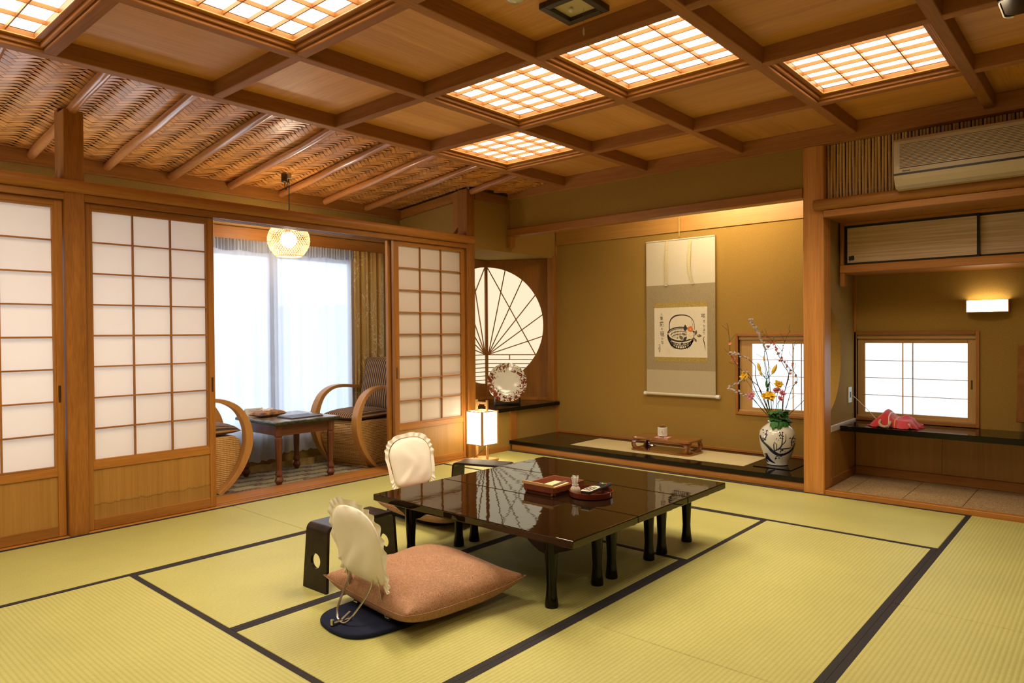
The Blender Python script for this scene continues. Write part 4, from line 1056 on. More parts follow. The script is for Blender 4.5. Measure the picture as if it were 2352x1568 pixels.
for a in range(3): part('foot', MB().lathe([(.007, .010), (.0045, 0.0)], 8, (.026 * cos(a * 2.094 + 3.9), .026 * sin(a * 2.094 + 3.9), 0)), M['porcelain'], ib)
lid = part('lid', MB().lathe([(.030, .0785), (.030, .081), (.020, .085), (.006, .087)], 20), M['dark_x'], ib, smooth=True)
part('knob', MB().ball((0, 0, .0925), .006, 10, 6), plain('coral', (.55, .12, .03), .3), lid, smooth=True)
em = MB(); 
def onb(a, b): t = pi * 1.0 + .0 + a / .037; return (.0394 * cos(t), .0394 * sin(t), b)
ring = [onb(.022 * cos(2 * pi * i / 20), .044 + .024 * sin(2 * pi * i / 20)) for i in range(21)]
em.tube(ring, .0006, 5)
part('emblem_ring', em, M['gold'], ib)
em = MB()
for pts in ([(-.004, .058), (.003, .054), (-.006, .048)], [(.000, .056), (.002, .044), (-.008, .036)], [(-.009, .046), (.006, .044), (.004, .036), (.010, .030)], [(-.004, .038), (.008, .030)]): em.tube([onb(a, b) for a, b in pts], .0011, 5)
part('emblem_writing', em, M['gold'], ib)
#==SECTION== furniture
# ------------------------------------------------------------------ vase and flowers
VX, VY, VZ = 5.0, 1.872, 0.0882
solo('vase_tray', bx(-.145, .145, -.135, .135, 0, .005), M['lacquer'], 'thin square black lacquer board under the flower vase', 'board', (4.985, 1.853, VZ), bevel=0.0015)
vase = thing('flower_vase', 'white vase with a dark blue painted blossom branch standing in the alcove', 'vase', (VX, VY, VZ + .0055))
VP = [(.062, 0), (.072, .004), (.073, .014), (.080, .035), (.098, .075), (.116, .125), (.124, .170), (.1255, .205), (.119, .240), (.100, .265), (.074, .285), (.060, .296), (.062, .303), (.066, .309), (.060, .309), (.056, .300), (.060, .285)]
def vr(z):
    for (a, za), (b, zb) in zip(VP, VP[1:14]):
        if za <= z <= zb: return lerp(a, b, (z - za) / max(1e-6, zb - za))
    return .06
M['vase'] = plain('celadon_white_glaze', (0.62, 0.61, 0.55), 0.12, coat=0.5)
part('vase_body', MB().lathe(VP, 40), M['vase'], vase, smooth=True)
TH0 = math.atan2(-.351, -.936)
vp = MB()
def VS(a, b, off=.0008):
    z = (1445 - b) / 415 * .309; R = vr(z); x = max(-.98, min(.98, (a - 620) / 165 * .1255 / R)); t = TH0 + math.asin(x)
    return Vector(((R + off) * cos(t), (R + off) * sin(t), z))
def vstroke(pts, w):
    P = catmull([(a, b, 0) for a, b in pts], 6); k = len(P); n0 = len(vp.v)
    for i, p in enumerate(P):
        d = (P[min(i + 1, k - 1)] - P[max(0, i - 1)]).normalized(); t = i / (k - 1) * (len(w) - 1); j = min(int(t), len(w) - 2); ww = lerp(w[j], w[j + 1], t - j) / 2
        for s_ in (-1, 0, 1): vp.v.append(tuple(VS(p.x - d.y * ww * s_, p.y + d.x * ww * s_, .0012 if s_ == 0 else .0003)))
    for i in range(k - 1):
        for s_ in (0, 1): vp.f.append((n0 + 3 * i + s_, n0 + 3 * i + s_ + 1, n0 + 3 * i + s_ + 4, n0 + 3 * i + s_ + 3))
vstroke([(466, 1165), (490, 1215), (540, 1260), (580, 1305), (640, 1333), (710, 1312), (755, 1270), (770, 1225)], [14, 20, 26, 30, 20, 18, 14])
vstroke([(585, 1300), (640, 1265), (660, 1215), (662, 1110)], [10, 15, 10, 6]); vstroke([(640, 1275), (700, 1270), (740, 1265)], [9, 12, 5])
vstroke([(655, 1240), (690, 1195), (692, 1130)], [9, 7, 4]); vstroke([(592, 1290), (588, 1240), (595, 1205)], [8, 10, 4]); vstroke([(610, 1280), (612, 1235), (600, 1215)], [6, 8, 4])
vstroke([(515, 1330), (530, 1370), (560, 1400), (600, 1422)], [26, 34, 24, 6]); vstroke([(525, 1350), (515, 1390), (540, 1420)], [14, 20, 8])
vstroke([(490, 1215), (520, 1170), (525, 1120)], [8, 9, 4]); vstroke([(745, 1250), (742, 1200), (765, 1150)], [8, 10, 5]); vstroke([(600, 1385), (610, 1350), (640, 1350)], [4, 5, 3])
rnd = random.Random(4)
for cx, cy, n_, sp_ in ((510, 1130, 9, 26), (640, 1170, 10, 30), (660, 1130, 6, 24), (750, 1190, 12, 24), (665, 1300, 7, 28), (625, 1350, 5, 26), (500, 1180, 5, 20)):
    for _ in range(n_):
        a = cx + rnd.uniform(-sp_, sp_); b = cy + rnd.uniform(-sp_, sp_); r = rnd.uniform(4, 7.5); n0 = len(vp.v)
        for i in range(8): vp.v.append(tuple(VS(a + r * cos(i * pi / 4), b + r * sin(i * pi / 4), .001)))
        vp.f.append(tuple(n0 + i for i in range(8)))
part('painted_branch', vp, plain('cobalt_glaze', (0.012, 0.016, 0.05), 0.15, coat=0.5), vase)
M['bark'] = mottled('branch_bark', (0.05, 0.03, 0.025), (0.11, 0.065, 0.045), 90, 0.8, 0.2)
M['green'] = mottled('leaf_green', (0.02, 0.10, 0.015), (0.045, 0.17, 0.03), 40, 0.5, 0.0)
M['green_pale'] = plain('pale_leaf', (0.16, 0.26, 0.06), 0.5)
M['yellow'] = plain('yellow_petal', (0.80, 0.50, 0.02), 0.6)
M['lily'] = plain('lily_petal', (0.72, 0.50, 0.06), 0.5)
M['pinkp'] = plain('pink_petal', (0.68, 0.27, 0.36), 0.6)
M['salmon'] = plain('salmon_blossom', (0.75, 0.28, 0.20), 0.6)
M['catkin'] = mottled('silver_catkin', (0.22, 0.15, 0.14), (0.62, 0.57, 0.55), 160, 0.95, 0.2, sheen=0.6)
DX = Vector((-.03, -.008, 0))
def FP(p): return Vector(p) + DX
def rvec(rnd): return Vector((rnd.uniform(-1, 1), rnd.uniform(-1, 1), rnd.uniform(-1, 1))).normalized()
def petal_leaf(mb, p, d, L, w, up=(0, 0, 1), curve=.2, n=5):
    p = Vector(p); d = Vector(d).normalized(); a = d.cross(Vector(up))
    if a.length < .05: a = d.cross(Vector((1, 0, 0)))
    a.normalize(); b = a.cross(d); n0 = len(mb.v)
    for i in range(n + 1):
        t = i / n; ww = w * sin(pi * min(.97, .06 + .94 * t)) ** .8; q = p + d * (L * t) - b * (curve * L * t * t)
        mb.v += [tuple(q - a * ww), tuple(q + b * ww * .25), tuple(q + a * ww)]
    for i in range(n):
        for s_ in (0, 1): mb.f.append((n0 + 3 * i + s_, n0 + 3 * i + s_ + 1, n0 + 3 * i + s_ + 4, n0 + 3 * i + s_ + 3))
ST = dict(
 willow_tall=[(5.016, 1.95, 0.42), (5.017, 1.941, 0.565), (5.017, 1.933, 0.705), (5.013, 1.938, 0.821), (5.006, 1.95, 0.896), (4.997, 1.969, 0.961), (4.987, 1.989, 1.021), (4.978, 2.006, 1.063), (4.966, 2.032, 1.105), (4.96, 2.041, 1.127)],
 willow_a=[(5.014, 1.954, 0.43), (4.999, 2.009, 0.586), (4.984, 2.064, 0.726), (4.974, 2.104, 0.743), (4.977, 2.11, 0.696), (4.966, 2.154, 0.671), (4.953, 2.203, 0.646)],
 willow_b=[(5.014, 1.954, 0.43), (4.991, 1.987, 0.495), (4.962, 2.037, 0.569), (4.937, 2.074, 0.587), (4.912, 2.112, 0.606), (4.891, 2.141, 0.622), (4.87, 2.169, 0.632)],
 willow_c=[(5.014, 1.954, 0.43), (5.001, 1.991, 0.61), (4.988, 2.023, 0.727), (4.988, 2.023, 0.797), (4.97, 2.073, 0.848), (4.951, 2.123, 0.876), (4.941, 2.15, 0.885), (4.931, 2.175, 0.89)],
 quince_left=[(5.013, 1.958, 0.425), (5.006, 1.993, 0.624), (4.992, 2.044, 0.684), (4.977, 2.1, 0.743), (4.959, 2.165, 0.823), (4.953, 2.197, 0.884), (4.956, 2.203, 0.96), (4.959, 2.212, 1.032), (4.962, 2.22, 1.084), (4.964, 2.23, 1.113)],
 quince_mid=[(5.025, 1.926, 0.449), (5.031, 1.937, 0.681), (5.033, 1.96, 0.773), (5.038, 1.976, 0.885), (5.053, 1.963, 0.922), (5.075, 1.934, 0.969), (5.09, 1.923, 1.011)],
 quince_r1=[(5.039, 1.889, 0.451), (5.058, 1.85, 0.567), (5.077, 1.815, 0.729), (5.07, 1.849, 0.803), (5.061, 1.887, 0.886), (5.058, 1.909, 0.96), (5.047, 1.951, 1.007), (5.043, 1.978, 1.025), (5.041, 1.996, 1.056)],
 quince_r2=[(5.046, 1.869, 0.442), (5.052, 1.843, 0.568), (5.06, 1.809, 0.74), (5.06, 1.8, 0.777), (5.037, 1.85, 0.85), (5.035, 1.845, 0.905), (5.035, 1.833, 0.961), (5.041, 1.806, 1.029), (5.044, 1.789, 1.054)],
 quince_r3=[(5.054, 1.849, 0.434), (5.061, 1.828, 0.499), (5.075, 1.792, 0.638), (5.087, 1.76, 0.703), (5.076, 1.788, 0.786), (5.077, 1.785, 0.859), (5.08, 1.779, 0.937), (5.083, 1.769, 0.978)],
 far=[(5.064, 1.82, 0.425), (5.081, 1.79, 0.468), (5.105, 1.74, 0.533), (5.117, 1.721, 0.563), (5.129, 1.703, 0.602)],
 lily=[(5.019, 1.942, 0.421), (5.001, 1.942, 0.566), (4.985, 1.937, 0.637), (4.969, 1.933, 0.703)],
 f1=[(5.022, 1.934, 0.449), (4.974, 1.934, 0.523), (4.937, 1.903, 0.596)], f2=[(5.008, 1.971, 0.448), (4.985, 2.032, 0.609), (4.961, 2.096, 0.716)], f3=[(5.026, 1.921, 0.449), (5.04, 1.885, 0.59), (5.046, 1.868, 0.664)],
 p1=[(5.014, 1.954, 0.43), (4.971, 1.998, 0.519), (4.929, 2.038, 0.576)], p2=[(5.025, 1.926, 0.449), (5.031, 1.909, 0.543), (5.038, 1.891, 0.622)], p3=[(5.031, 1.909, 0.45), (5.034, 1.873, 0.522), (5.033, 1.847, 0.602)], p4=[(5.028, 1.917, 0.45), (5.0, 1.879, 0.501), (4.972, 1.839, 0.565)])
MOUTH = Vector((VX, VY, VZ + .305))
def stem_path(key):
    pts = [FP(p) for p in ST[key]]
    pts = [p for p in pts if p.z > MOUTH.z + .10]
    d = (pts[0] - MOUTH); off = Vector((d.x, d.y, 0)); off = off * min(1, .035 / max(.001, off.length))
    return catmull([MOUTH + off * .5 - Vector((0, 0, .16)), MOUTH + off, *pts], 5)
def branch(name, key, label, r0, r1, mat, cat='branch', group='branches in the vase'):
    p = stem_path(key); o = thing(name, label, cat, tuple(p[0]), 0, group); b = p[0]; loc = [q - b for q in p]
    part('stem', MB().tube(loc, [lerp(r0, r1, i / (len(p) - 1)) for i in range(len(p))], 6), mat, o, smooth=True)
    return o, loc
catk = MB().lathe([(.0005, 0), (.0055, .005), (.0076, .012), (.0068, .020), (.003, .026), (.0003, .028)], 9).mesh('catkin', M['catkin'], True)
def place_catkins(o, loc, idx, rnd):
    for n_, i in enumerate(idx):
        i = min(i, len(loc) - 2); d = (loc[i + 1] - loc[i]).normalized(); s_ = (d * .8 + rvec(rnd) * .5).normalized()
        put('catkin', catk, o, mat=Matrix.Translation(loc[i]) @ s_.to_track_quat('Z', 'Y').to_matrix().to_4x4())
rnd = random.Random(11)
for key, lab, a in (('willow_tall', 'tallest pussy willow branch rising above the window top with a row of catkins', 26), ('willow_a', 'pussy willow branch curling left with catkins beside the yellow flower', 16),
                  ('willow_b', 'pussy willow branch spreading low to the left over the pink flowers', 14), ('willow_c', 'thin pussy willow branch reaching left near the top of the window', 24)):
    o, loc = branch('pussy_willow_branch', key, lab, .0034, .0016, M['bark']); n_ = len(loc)
    place_catkins(o, loc, list(range(max(a, 8), n_ - 1, 2 if key != 'willow_tall' else 1)) + [n_ - 2], rnd)
blos = MB()
for k in range(5): petal_leaf(blos, (0, 0, 0), (cos(k * 1.257), sin(k * 1.257), .55), .0135, .007, curve=-.3, n=3)
blos_me = blos.mesh('blossom', M['salmon'], True)
bud_me = MB().ball((0, 0, 0), .0035, 6, 4).mesh('bud', M['green_pale'], True)
for key, lab, bl in (('quince_left', 'flowering quince branch reaching far up to the left with salmon blossoms', [24, 26, 27, 29, 30, 35]), ('quince_mid', 'bare budding branch forking just right of the tallest willow', [26, 30]),
                   ('quince_r1', 'flowering quince branch bending back to the left over the window lattice', [22, 25, 27, 28, 30, 36]), ('quince_r2', 'flowering quince branch with a green bud at its tip above the window frame', [16, 19, 22, 24, 26]),
                   ('quince_r3', 'slender blossom branch nearest the pillar', [18, 22, 27]), ('far', 'short bare twig passing behind the pillar', [])):
    o, loc = branch('blossom_branch', key, lab, .0030, .0012, M['bark'])
    for i in bl:
        i = min(i, len(loc) - 1)
        for q in range(2): put('blossom', blos_me, o, mat=Matrix.Translation(loc[i] + rvec(rnd) * .008) @ rvec(rnd).to_track_quat('Z', 'Y').to_matrix().to_4x4())
    for i in range(10, len(loc), 4): put('bud', bud_me, o, tuple(loc[i] + rvec(rnd) * .005))
    tw = MB()
    for i in range(12, len(loc) - 3, 6):
        d = (loc[i + 1] - loc[i]).normalized(); s_ = d.cross(Vector((.75, .66, 0))).normalized() * rnd.choice((-1, 1))
        tw.tube(catmull([loc[i], loc[i] + d * .02 + s_ * .02, loc[i] + d * .045 + s_ * rnd.uniform(.03, .06)], 3), [.0012] * 7, 5)
    if tw.v: part('twig', tw, M['bark'], o, smooth=True)
# lily
o, loc = branch('lily_stem', 'lily', 'tall lily stem with yellow buds and long green leaves in the middle of the vase', .0036, .0028, M['green'], 'flower', 'flowers in the vase')
b0 = Vector(o.location); L_ = lambda p: FP(p) - b0
hub = L_((4.969, 1.933, 0.703))
lv = MB()
for q, w_ in (((4.993, 1.867, 0.647), .008), ((4.968, 1.935, 0.645), .009), ((4.975, 1.921, 0.785), .008), ((4.955, 1.966, 0.76), .008), ((4.98, 1.905, .76), .010), ((4.95, 1.985, .715), .007)):
    d = L_(q) - hub; petal_leaf(lv, hub, d, d.length, w_, curve=.06)
for q in (.56, .60, .64):
    p = L_((5.0, 1.942, q)); petal_leaf(lv, p, (rnd.uniform(-1, 0), rnd.uniform(-1, 1), .5), .06, .007)
part('leaves', lv, M['green'], o)
for (a, b, r) in (((4.953, 1.974, 0.760), (4.948, 1.990, 0.826), .013), ((4.983, 1.899, 0.744), (4.993, 1.868, 0.815), .014), ((4.957, 1.966, .735), (4.954, 1.975, .765), .010), ((4.962, 1.949, .835), (4.962, 1.951, .878), .007)):
    A, B = L_(a), L_(b); mb = MB().tube([A.lerp(B, t) for t in (0, .15, .4, .65, .85, 1)], [r * .3, r * .75, r, r * .9, r * .55, r * .1], 8); part('lily_bud', mb, M['lily'], o, smooth=True)
    part('bud_stalk', MB().tube([hub, hub.lerp(A, .5) + Vector((0, 0, .003)), A], .002, 6), M['green'], o)
pt = MB(); A = L_((4.983, 1.897, .75)); petal_leaf(pt, A, L_((4.973, 1.925, .825)) - A, .085, .009, curve=.15); petal_leaf(pt, A, L_((4.975, 1.915, .81)) - A, .07, .008, curve=.3)
part('open_petal', pt, M['lily'], o)
# freesias and pink flowers
def bloom(key, label, mat, n_heads, size, spread, name, petals=6):
    o, loc = branch(name, key, label, .0022, .0016, M['green'], 'flower', 'flowers in the vase'); tip = loc[-1]
    for h_ in range(n_heads):
        c = tip + rvec(rnd) * spread * (0 if h_ == 0 else 1); ax = (Vector((-.7, -.6, .5)) + rvec(rnd) * .6).normalized()
        m3 = ax.to_track_quat('Z', 'Y').to_matrix(); mb = MB()
        for ring, (tl, n_) in enumerate(((.75, petals), (.25, petals))):
            for k in range(n_):
                t = 2 * pi * (k + ring * .5) / n_ + rnd.uniform(-.15, .15)
                d = m3 @ Vector((cos(t) * tl, sin(t) * tl, 1 - tl * .7)); petal_leaf(mb, c, d, size * rnd.uniform(.85, 1.1), size * .33, up=tuple(ax), curve=rnd.uniform(.05, .35), n=4)
        part('flower_head', mb, mat, o, smooth=True)
    return o
bloom('f1', 'big yellow freesia cluster low in front of the pink flowers', M['yellow'], 4, .034, .032, 'freesia')
bloom('f2', 'yellow freesia on the left beside the window casing', M['yellow'], 2, .034, .018, 'freesia')
bloom('f3', 'yellow freesia on the right at mid-height against the window', M['yellow'], 2, .032, .020, 'freesia')
bloom('p1', 'pink flower leaning out low to the left over the vase shoulder', M['pinkp'], 3, .026, .022, 'pink_flower', 9)
bloom('p2', 'pink flower directly above the big yellow cluster', M['pinkp'], 2, .026, .012, 'pink_flower', 9)
bloom('p3', 'pink flower highest on the right of the yellow cluster', M['pinkp'], 1, .027, .012, 'pink_flower', 9)
bloom('p4', 'pink flower lowest on the right just above the green leaves', M['pinkp'], 1, .028, .012, 'pink_flower', 9)
gl = thing('chrysanthemum_leaves', 'bunch of lobed dark green leaves spilling over the vase mouth', 'leaves', tuple(MOUTH - Vector((0, 0, .10))))
lm = MB()
for k in range(3): petal_leaf(lm, (0, 0, 0), (1, (k - 1) * .75, 0), .062 if k == 1 else .046, .016, curve=.12)
leaf_me = lm.mesh('leaf', M['green'], True)
gl['kind'] = 'thing'
part('leaf_stems', MB().tube([(0, 0, -.05), (0, 0, .09), (-.02, -.01, .17)], .006, 6).tube([(0, 0, 0), (.01, .02, .10), (.0, .05, .16)], .003, 6).tube([(0, 0, 0), (.0, -.02, .10), (-.01, -.05, .17)], .003, 6), M['green'], gl, smooth=True)
rnd = random.Random(21)
for k in range(46):
    t = rnd.uniform(-2.2, 2.2); side = Vector((-.75, -.66, 0)); sdv = Vector((.66, -.75, 0))
    p = Vector((0, 0, .105)) + side * rnd.uniform(.0, .05) + sdv * rnd.uniform(-.055, .065) + Vector((0, 0, rnd.uniform(.0, .085)))
    d = (side * rnd.uniform(.2, 1) + sdv * rnd.uniform(-1, 1) + Vector((0, 0, rnd.uniform(-.7, .4)))).normalized()
    q = d.to_track_quat('X', 'Z').to_matrix().to_4x4()
    put('leaf', leaf_me, gl, mat=Matrix.Translation(p) @ q @ Matrix.Rotation(rnd.uniform(-.6, .6), 4, 'X') @ Matrix.Scale(rnd.uniform(.6, 1.0), 4))
for k in range(10):
    p = Vector((0, 0, .115)) + Vector((-.75, -.66, 0)) * .072 + Vector((.66, -.75, 0)) * rnd.uniform(-.065, .02); d = Vector((-.2, -.15, -1)) + rvec(rnd) * .4
    put('leaf', leaf_me, gl, mat=Matrix.Translation(p) @ d.normalized().to_track_quat('X', 'Z').to_matrix().to_4x4())

# ------------------------------------------------------------------ low lacquer tables
TZ = 0.305
def low_table(x0, x1, label, leg_x):
    t = thing('low_table', label, 'table', ((x0 + x1) / 2, 2.0525, 0), 0, 'three low lacquer tables pushed together')
    hx = (x1 - x0) / 2 - .0008; hy = .577; cx = (x0 + x1) / 2
    part('tabletop', bx(-hx, hx, -hy, hy, TZ - .030, TZ), M['table'], t, bevel=0.004, seg=3)
    for lx in leg_x:
        for ly in (-.405, .42):
            part('leg', MB().lathe([(.026, .0), (.027, .010), (.022, .045), (.0195, .085), (.0225, .15), (.026, .21), (.025, TZ - .030)], 18, (lx - cx, ly, 0)), M['lacquer_rim'] if 0 else M['lacquer'], t, smooth=True)
    za, zb = TZ - .0305, TZ - .060
    for s_ in (0, 1):
        lx = leg_x[s_] - cx
        poly = [(-.52, za), (.535, za), (.535, zb), (.46, zb - .028), (.435, zb - .045)] + [(.405 - .10 * sin(a), zb - .005 - .04 * cos(a) ** 2) for a in (.3, .7, 1.1, 1.5)] + \
               [(-.29 + .0, zb)] + [(-.39 + .10 * cos(a), zb - .045 * sin(a) ** 2) for a in (.4, .8, 1.2, 1.5)] + [(-.42, zb - .045), (-.445, zb - .028), (-.52, zb)]
        part('apron', MB().prism(poly, 'x', lx - .010, lx + .010), M['lacquer'], t)
    for ly in (-.405, .42):
        a, b = leg_x[0] - cx, leg_x[1] - cx
        poly = [(a, za), (b, za), (b, zb - .03), (b - .03, zb - .025), (b - .06, zb), (a + .06, zb), (a + .03, zb - .025), (a, zb - .03)]
        part('apron', MB().prism(poly, 'y', ly - .009, ly + .009), M['lacquer'], t)
    return t
low_table(1.990, 2.436, 'low glossy black table of the row, with the bare end next to the backrest chairs', (2.085, 2.392))
low_table(2.438, 2.863, 'low glossy black table in the middle of the row, carrying both trays', (2.500, 2.812))
low_table(2.865, 3.258, 'low glossy black table of the row closest to the alcove, with nothing on it', (2.930, 3.180))
# stationery tray
M['tray'] = wood('red_brown_tray', (0.15, 0.035, 0.012), (0.21, 0.055, 0.02), 'x', rough=0.3, coat=0.3, vary=0.03)
tr = thing('stationery_tray', 'square reddish wooden tray with a card and envelope on the middle table', 'tray', (2.592, 2.028, TZ + .0005))
hx, hy, th = .120, .092, .008
part('base', bx(-hx + .012, hx - .012, -hy + .012, hy - .012, 0, .007), M['tray'], tr)
for s_ in (-1, 1):
    part('side', MB().prism([(s_ * (hy - .014), 0), (s_ * (hy - .022), 0.007), (s_ * (hy - th), .040), (s_ * hy, .040), (s_ * (hy - .002), .015)], 'x', -hx + .004, hx - .004), M['tray'], tr, bevel=0.001)
    part('side', MB().prism([(s_ * (hx - .014), 0), (s_ * (hx - .022), 0.007), (s_ * (hx - th), .040), (s_ * hx, .040), (s_ * (hx - .002), .015)], 'y', -hy + .004, hy - .004), M['tray'], tr, bevel=0.001)
solo('wooden_card', MB().bar((-.118, .008, .0), (-.118, .19, .0), .006, .012), plain('pale_wood', (.50, .29, .10), .5), 'narrow pale wooden slip lying on the rim of the stationery tray', 'slip', (2.592, 1.935, TZ + .0475)).rotation_euler = (0, 0, 0)
solo('envelope', bx(-.062, .062, -.040, .040, 0, .002), plain('cream_paper', (.62, .46, .26), .8), 'cream envelope lying across the corner of the stationery tray', 'envelope', (2.540, 1.985, TZ + .0415)).rotation_euler = (0, 0, radians(4))
solo('pen', MB().tube([(-.062, 0, 0), (-.055, 0, 0), (.05, 0, 0), (.064, 0, 0)], [.003, .0045, .0042, .0015], 8), plain('grey_pen', (.16, .10, .06), .3), 'slim dark pen lying on the cream envelope', 'pen', (2.550, 1.962, TZ + .0482), smooth=True).rotation_euler = (0, 0, radians(8))
rt = thing('round_tray', 'round reddish lacquer tray with the remote control across it', 'tray', (2.606, 1.826, TZ + .0005))
M['redlac'] = plain('red_brown_lacquer', (0.12, 0.022, 0.009), 0.12, coat=0.5)
part('dish', MB().lathe([(.092, 0), (.098, .003), (.101, .026), (.101, .027), (.098, .027), (.0955, .007), (.001, .006)], 48), M['redlac'], rt, smooth=True)
jar = thing('toothpick_jar', 'small ribbed white jar holding paper-wrapped toothpicks, in the round tray', 'jar', (2.565, 1.884, TZ + .0072))
def ribbed():
    mb = MB(); seg = 48; prof = [(.013, 0), (.019, .006), (.0225, .016), (.021, .027), (.0145, .036), (.0125, .039), (.0155, .042), (.0155, .044), (.012, .044), (.011, .036)]
    n0 = 0
    for i, (r, z) in enumerate(prof):
        for j in range(seg):
            t = 2 * pi * j / seg; q = r * (1 + (.035 * cos(t * 24) if 0 < i < 5 else 0)); mb.v.append((q * cos(t), q * sin(t), z))
    for i in range(len(prof) - 1):
        for j in range(seg): j2 = (j + 1) % seg; mb.f.append((i * seg + j, i * seg + j2, (i + 1) * seg + j2, (i + 1) * seg + j))
    mb.f.append(tuple(reversed(range(seg)))); return mb
def ribmat():
    m, nt, b = new_mat('ribbed_glaze'); tc = nd(nt, 'ShaderNodeTexCoord'); sp_ = nd(nt, 'ShaderNodeSeparateXYZ'); link(nt, tc.outputs['Object'], sp_.inputs[0])
    at = nd(nt, 'ShaderNodeMath', operation='ARCTAN2'); link(nt, sp_.outputs['Y'], at.inputs[0]); link(nt, sp_.outputs['X'], at.inputs[1])
    mu = nd(nt, 'ShaderNodeMath', operation='MULTIPLY'); mu.inputs[1].default_value = 24; link(nt, at.outputs[0], mu.inputs[0])
    co = nd(nt, 'ShaderNodeMath', operation='COSINE'); link(nt, mu.outputs[0], co.inputs[0])
    mr = nd(nt, 'ShaderNodeMapRange'); mr.inputs['From Min'].default_value = -1; link(nt, co.outputs[0], mr.inputs['Value'])
    lt = nd(nt, 'ShaderNodeMath', operation='LESS_THAN'); lt.inputs[1].default_value = .036; link(nt, sp_.outputs['Z'], lt.inputs[0])
    iv = nd(nt, 'ShaderNodeMath', operation='SUBTRACT'); iv.inputs[0].default_value = 1; link(nt, mr.outputs[0], iv.inputs[1])
    ml = nd(nt, 'ShaderNodeMath', operation='MULTIPLY'); link(nt, iv.outputs[0], ml.inputs[0]); link(nt, lt.outputs[0], ml.inputs[1])
    r = ramp(nt, [(.55, (.66, .62, .54)), (.85, (.30, .15, .05))]); link(nt, ml.outputs[0], r.inputs[0]); link(nt, r.outputs[0], b.inputs['Base Color']); b.inputs['Roughness'].default_value = .2
    return m
part('jar_body', ribbed(), ribmat(), jar, smooth=True)
rnd = random.Random(8)
tp = MB().bar((0, 0, 0), (0, 0, .050), .0042, .0016, up=(1, 0, 0)).mesh('toothpick_sleeve', plain('thin_paper', (.74, .72, .68), .8))
for k in range(15):
    a = k * 2.4; r = .0015 + .0062 * sqrt(k / 15); d = Vector((cos(a) * r * 26, sin(a) * r * 26, 1)).normalized()
    put('toothpick_sleeve', tp, jar, mat=Matrix.Translation((cos(a) * r, sin(a) * r, .028 + rnd.uniform(0, .008))) @ d.to_track_quat('Z', 'Y').to_matrix().to_4x4() @ Matrix.Rotation(a, 4, 'Z'))
rc = thing('remote_control', 'black and silver television remote resting across the round tray', 'remote control', (2.630, 1.808, TZ + .0282), radians(7))
rcp = [(-.118, -.021), (-.105, -.025), (.10, -.023), (.113, -.017), (.113, .017), (.10, .023), (-.105, .025), (-.118, .021)]
part('body', MB().prism(rcp, 'z', 0, .013), M['black'], rc, bevel=0.003, seg=2)
part('silver_face', MB().prism([(-.117, -.021), (-.105, -.0245), (-.012, -.0235), (.0, -.010), (.0, .010), (-.012, .0235), (-.105, .0245), (-.117, .021)], 'z', .0131, .0152), plain('silver_face', (.55, .52, .45), .3), rc, bevel=0.001)
btn = MB().box(-.0042, .0042, -.003, .003, 0, .0014).mesh('button', M['black'])
for i in range(6):
    for j in range(3): put('button', btn, rc, (-.098 + i * .0125, -.0135 + j * .0135, .0152))
for i in range(3):
    for j in range(3): put('button', btn, rc, (.012 + i * .014, -.012 + j * .012, .0130))
for (a, b, c) in ((.062, -.015, (.6, .02, .02)), (.062, -.005, (.02, .35, .08)), (.062, .005, (.7, .45, .02)), (.062, .015, (.05, .12, .55)), (-.108, -.012, (.7, .15, .1)), (-.024, .0, (.25, .4, .12))):
    part('coloured_button', bx(a - .005, a + .005, b - .0035, b + .0035, .0131, .0168), plain('button_%d' % int(a * 1000 + b * 5000), c, .4), rc, bevel=0.001)

